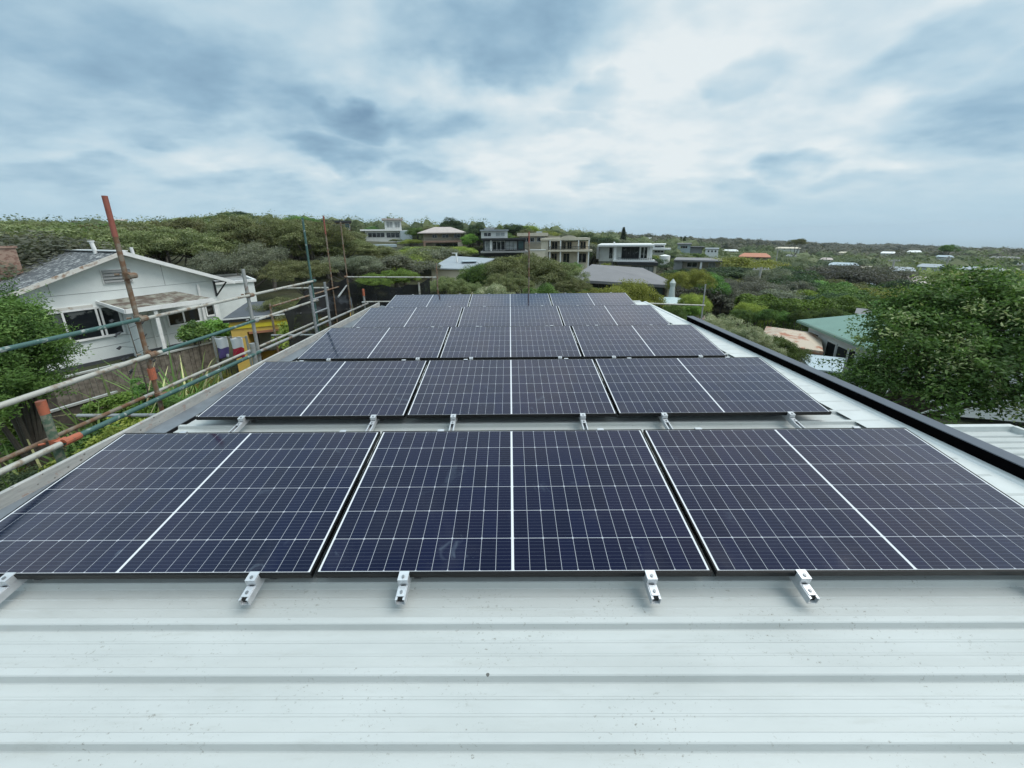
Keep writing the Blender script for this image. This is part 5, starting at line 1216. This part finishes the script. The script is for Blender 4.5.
# ivy on the fences, garden shrubs
for px, py, D, rx_, rz_, key, lab, nm in ((22, 420, 11.0, .25, .5, 'l_bright', 'leafy vine climbing the dark board fence', 'climbing_vine'), (6, 400, 11.0, .2, .4, 'l_bright', 'leafy vine at the left end of the dark board fence', 'climbing_vine'),
        (108, 402, 10.6, .45, .35, 'l_bright', 'green shrub in front of the paling fence near the corner post', 'garden_shrub'), (130, 392, 11.3, .4, .35, 'l_green', 'green shrub behind the rusty scaffold pole', 'garden_shrub'),
        (238, 398, 12.4, .4, .3, 'l_bright', 'low green shrub below the towels', 'garden_shrub'), (205, 394, 10.8, .45, .3, 'l_green', 'low shrub along the roof edge beside the green tube', 'garden_shrub'),
        (118, 425, 8.6, .5, .3, 'l_yellow', 'low yellow green weedy shrub by the roof edge', 'garden_shrub'), (62, 462, 7.2, .45, .25, 'l_yellow', 'weedy yellow green clump beside the mossy pole', 'garden_shrub'), (170, 402, 9.8, .5, .35, 'l_green', 'dark green clump under the green tube', 'garden_shrub'),
        (88, 425, 9.6, .3, .3, 'l_green', 'green shrub at the foot of the fence corner post', 'garden_shrub')):
    p = dist(px, py-14, D); zg = height(p.x, p.y)-.05; rz2 = max((p.z-zg)/1.85, .15); bush(nm, p.x, p.y, zg, rx_*1.2, rz2, key, lab, 9000, .065, cl=.13, lobes=6, asp=.5)
p = dist(211, 330, 15.4); bush('garden_shrub', p.x, p.y, p.z-.80, .55, .6, 'l_bright', 'glossy green shrub against the white gable house wall', 14000, .11, cl=.2, asp=.55)
p = dist(194, 334, 15); bush('garden_shrub', p.x, p.y, p.z-.6, .3, .5, 'l_green', 'small leafy shrub by the white porch post', 6000, .10, cl=.2, asp=.55)
p = dist(300, 318, 13.0); bush('small_tree', p.x, p.y, p.z-1.6, .9, 1.0, 'l_yellow', 'sparse yellow leaved small tree against the yellow outbuilding', 4500, .11, 'tree', cl=.2, asp=.55)

def flax(x, y, zg, n, L, lab, name='flax_plant', group='flax plants along the fence'):
    r = empty(name, (x, y, zg)); tag(r, lab, 'plant', group); V, T = [], []
    for i in range(n):
        a_ = rnd.uniform(0, 6.28); l_ = L*rnd.uniform(.6, 1.1); out_ = rnd.uniform(.25, .95); w_ = rnd.uniform(.020, .038); tn = rnd.random()**1.6; side = np.array([-math.sin(a_), math.cos(a_), 0])*w_
        prev = None; K = 6; bend = rnd.uniform(.2, .9)
        for k in range(K+1):
            f_ = k/K; P = np.array([math.cos(a_)*out_*l_*f_*.8, math.sin(a_)*out_*l_*f_*.8, l_*(f_-bend*f_**2.4*.7)]); wd_ = side*(1-f_**2*.92)
            if prev is not None: V += [prev[0], prev[1], P+wd_, P-wd_]; T += [tn]*4
            prev = (P-wd_, P+wd_)
    me = quad_mesh('blades', np.array(V), np.array(T), 'l_flax'); o = bpy.data.objects.new('blades', me); col.objects.link(o); o.parent = r
    MB().tube((0, 0, -.05), (0, 0, .15), .08, .05, 8).build('crown_base', 'bark', r)
for px, yt_, D in ((150, 378, 11.6), (168, 368, 11.9), (188, 362, 12.2), (138, 388, 11.2), (95, 402, 10.6), (180, 378, 11.4), (118, 398, 10.2), (70, 425, 9.6), (12, 462, 8.6), (40, 452, 8.8), (82, 432, 9.0), (206, 376, 11.9), (-12, 470, 8.2)):
    p = dist(px, yt_, D); zg = height(p.x, p.y); flax(p.x, p.y, zg-.03, 38, (p.z-zg)*1.45, 'strappy leaved flax plant growing between the fence and the roof edge')
# tall seed stalk in front of the porch
p = dist(135, 352, 11.0); r = empty('seed_stalk', (p.x, p.y, -3.3)); tag(r, 'tall thin flower stalk with dark seed heads before the porch', 'plant')
top = dist(127, 322, 11.0)-Vector((p.x, p.y, -3.3)); mid = Vector((.05, 0, top.z*.6))
MB().tube((0, 0, 0), mid, .014, .012, 6).tube(mid, top, .012, .006, 6).build('stalk', 'bark', r)
m_ = MB()
for k in range(10):
    f_ = k/9; c = mid.lerp(top, f_); s_ = -1 if k % 2 else 1; e2 = c+Vector((.10*s_, .16*s_, .07)); m_.tube(c, e2, .005, n=4)
    for j in range(3): q = e2+Vector((rnd.uniform(-.03, .03), rnd.uniform(-.05, .05), rnd.uniform(-.03, .04))); m_.tube(q-Vector((0, .03, .02)), q+Vector((0, .03, .02)), .022, .012, 6)
m_.build('seed_heads', 'dark', r)
# rough grass beside the roof edge
n = 60000
gx = rng.uniform(-12.0, -3.8, n); gy = rng.uniform(-1.5, 9.5, n); V = np.empty((n, 4, 3)); zg = np.array([height(a, b) for a, b in zip(gx, gy)])
hgt = rng.uniform(.06, .22, n)*(1+.8*(np.sin(gx*2.1)*np.sin(gy*1.7) > .2)); an = rng.uniform(0, 6.28, n); lx, ly = rng.normal(0, .05, n), rng.normal(0, .05, n); wx_, wy_ = np.cos(an)*.012, np.sin(an)*.012
V[:, 0] = np.stack([gx-wx_, gy-wy_, zg-.01], 1); V[:, 1] = np.stack([gx+wx_, gy+wy_, zg-.01], 1); V[:, 2] = np.stack([gx+lx+wx_*.3, gy+ly+wy_*.3, zg+hgt], 1); V[:, 3] = np.stack([gx+lx-wx_*.3, gy+ly-wy_*.3, zg+hgt], 1)
me = quad_mesh('rough_grass', V.reshape(-1, 3), np.repeat(np.clip(.5+.3*np.sin(gx*1.3+gy)+rng.normal(0, .2, n), 0, 1), 4), 'l_grass')
o = bpy.data.objects.new('rough_grass', me); col.objects.link(o); tag(o, 'rough yellow green grass between the fences and the roof edge', 'grass', kind='stuff')
print('scene objects', len(scene.objects))

hz_ = MB(); hz_.box(-3200, 3200, -3200, 6200, -178, 60); hzo = hz_.build('haze'); hzo['kind'] = 'stuff'
hm = bpy.data.materials.new('haze'); hm.use_nodes = True; hm.node_tree.nodes.clear(); ht_ = NT(hm.node_tree)
pv_ = ht_.n('ShaderNodeVolumePrincipled'); pv_.inputs['Color'].default_value = (.80, .90, 1, 1); pv_.inputs['Density'].default_value = .00012
ho = ht_.n('ShaderNodeOutputMaterial'); ht_.link(pv_.outputs[0], ho.inputs['Volume']); hzo.data.materials.clear(); hzo.data.materials.append(hm)
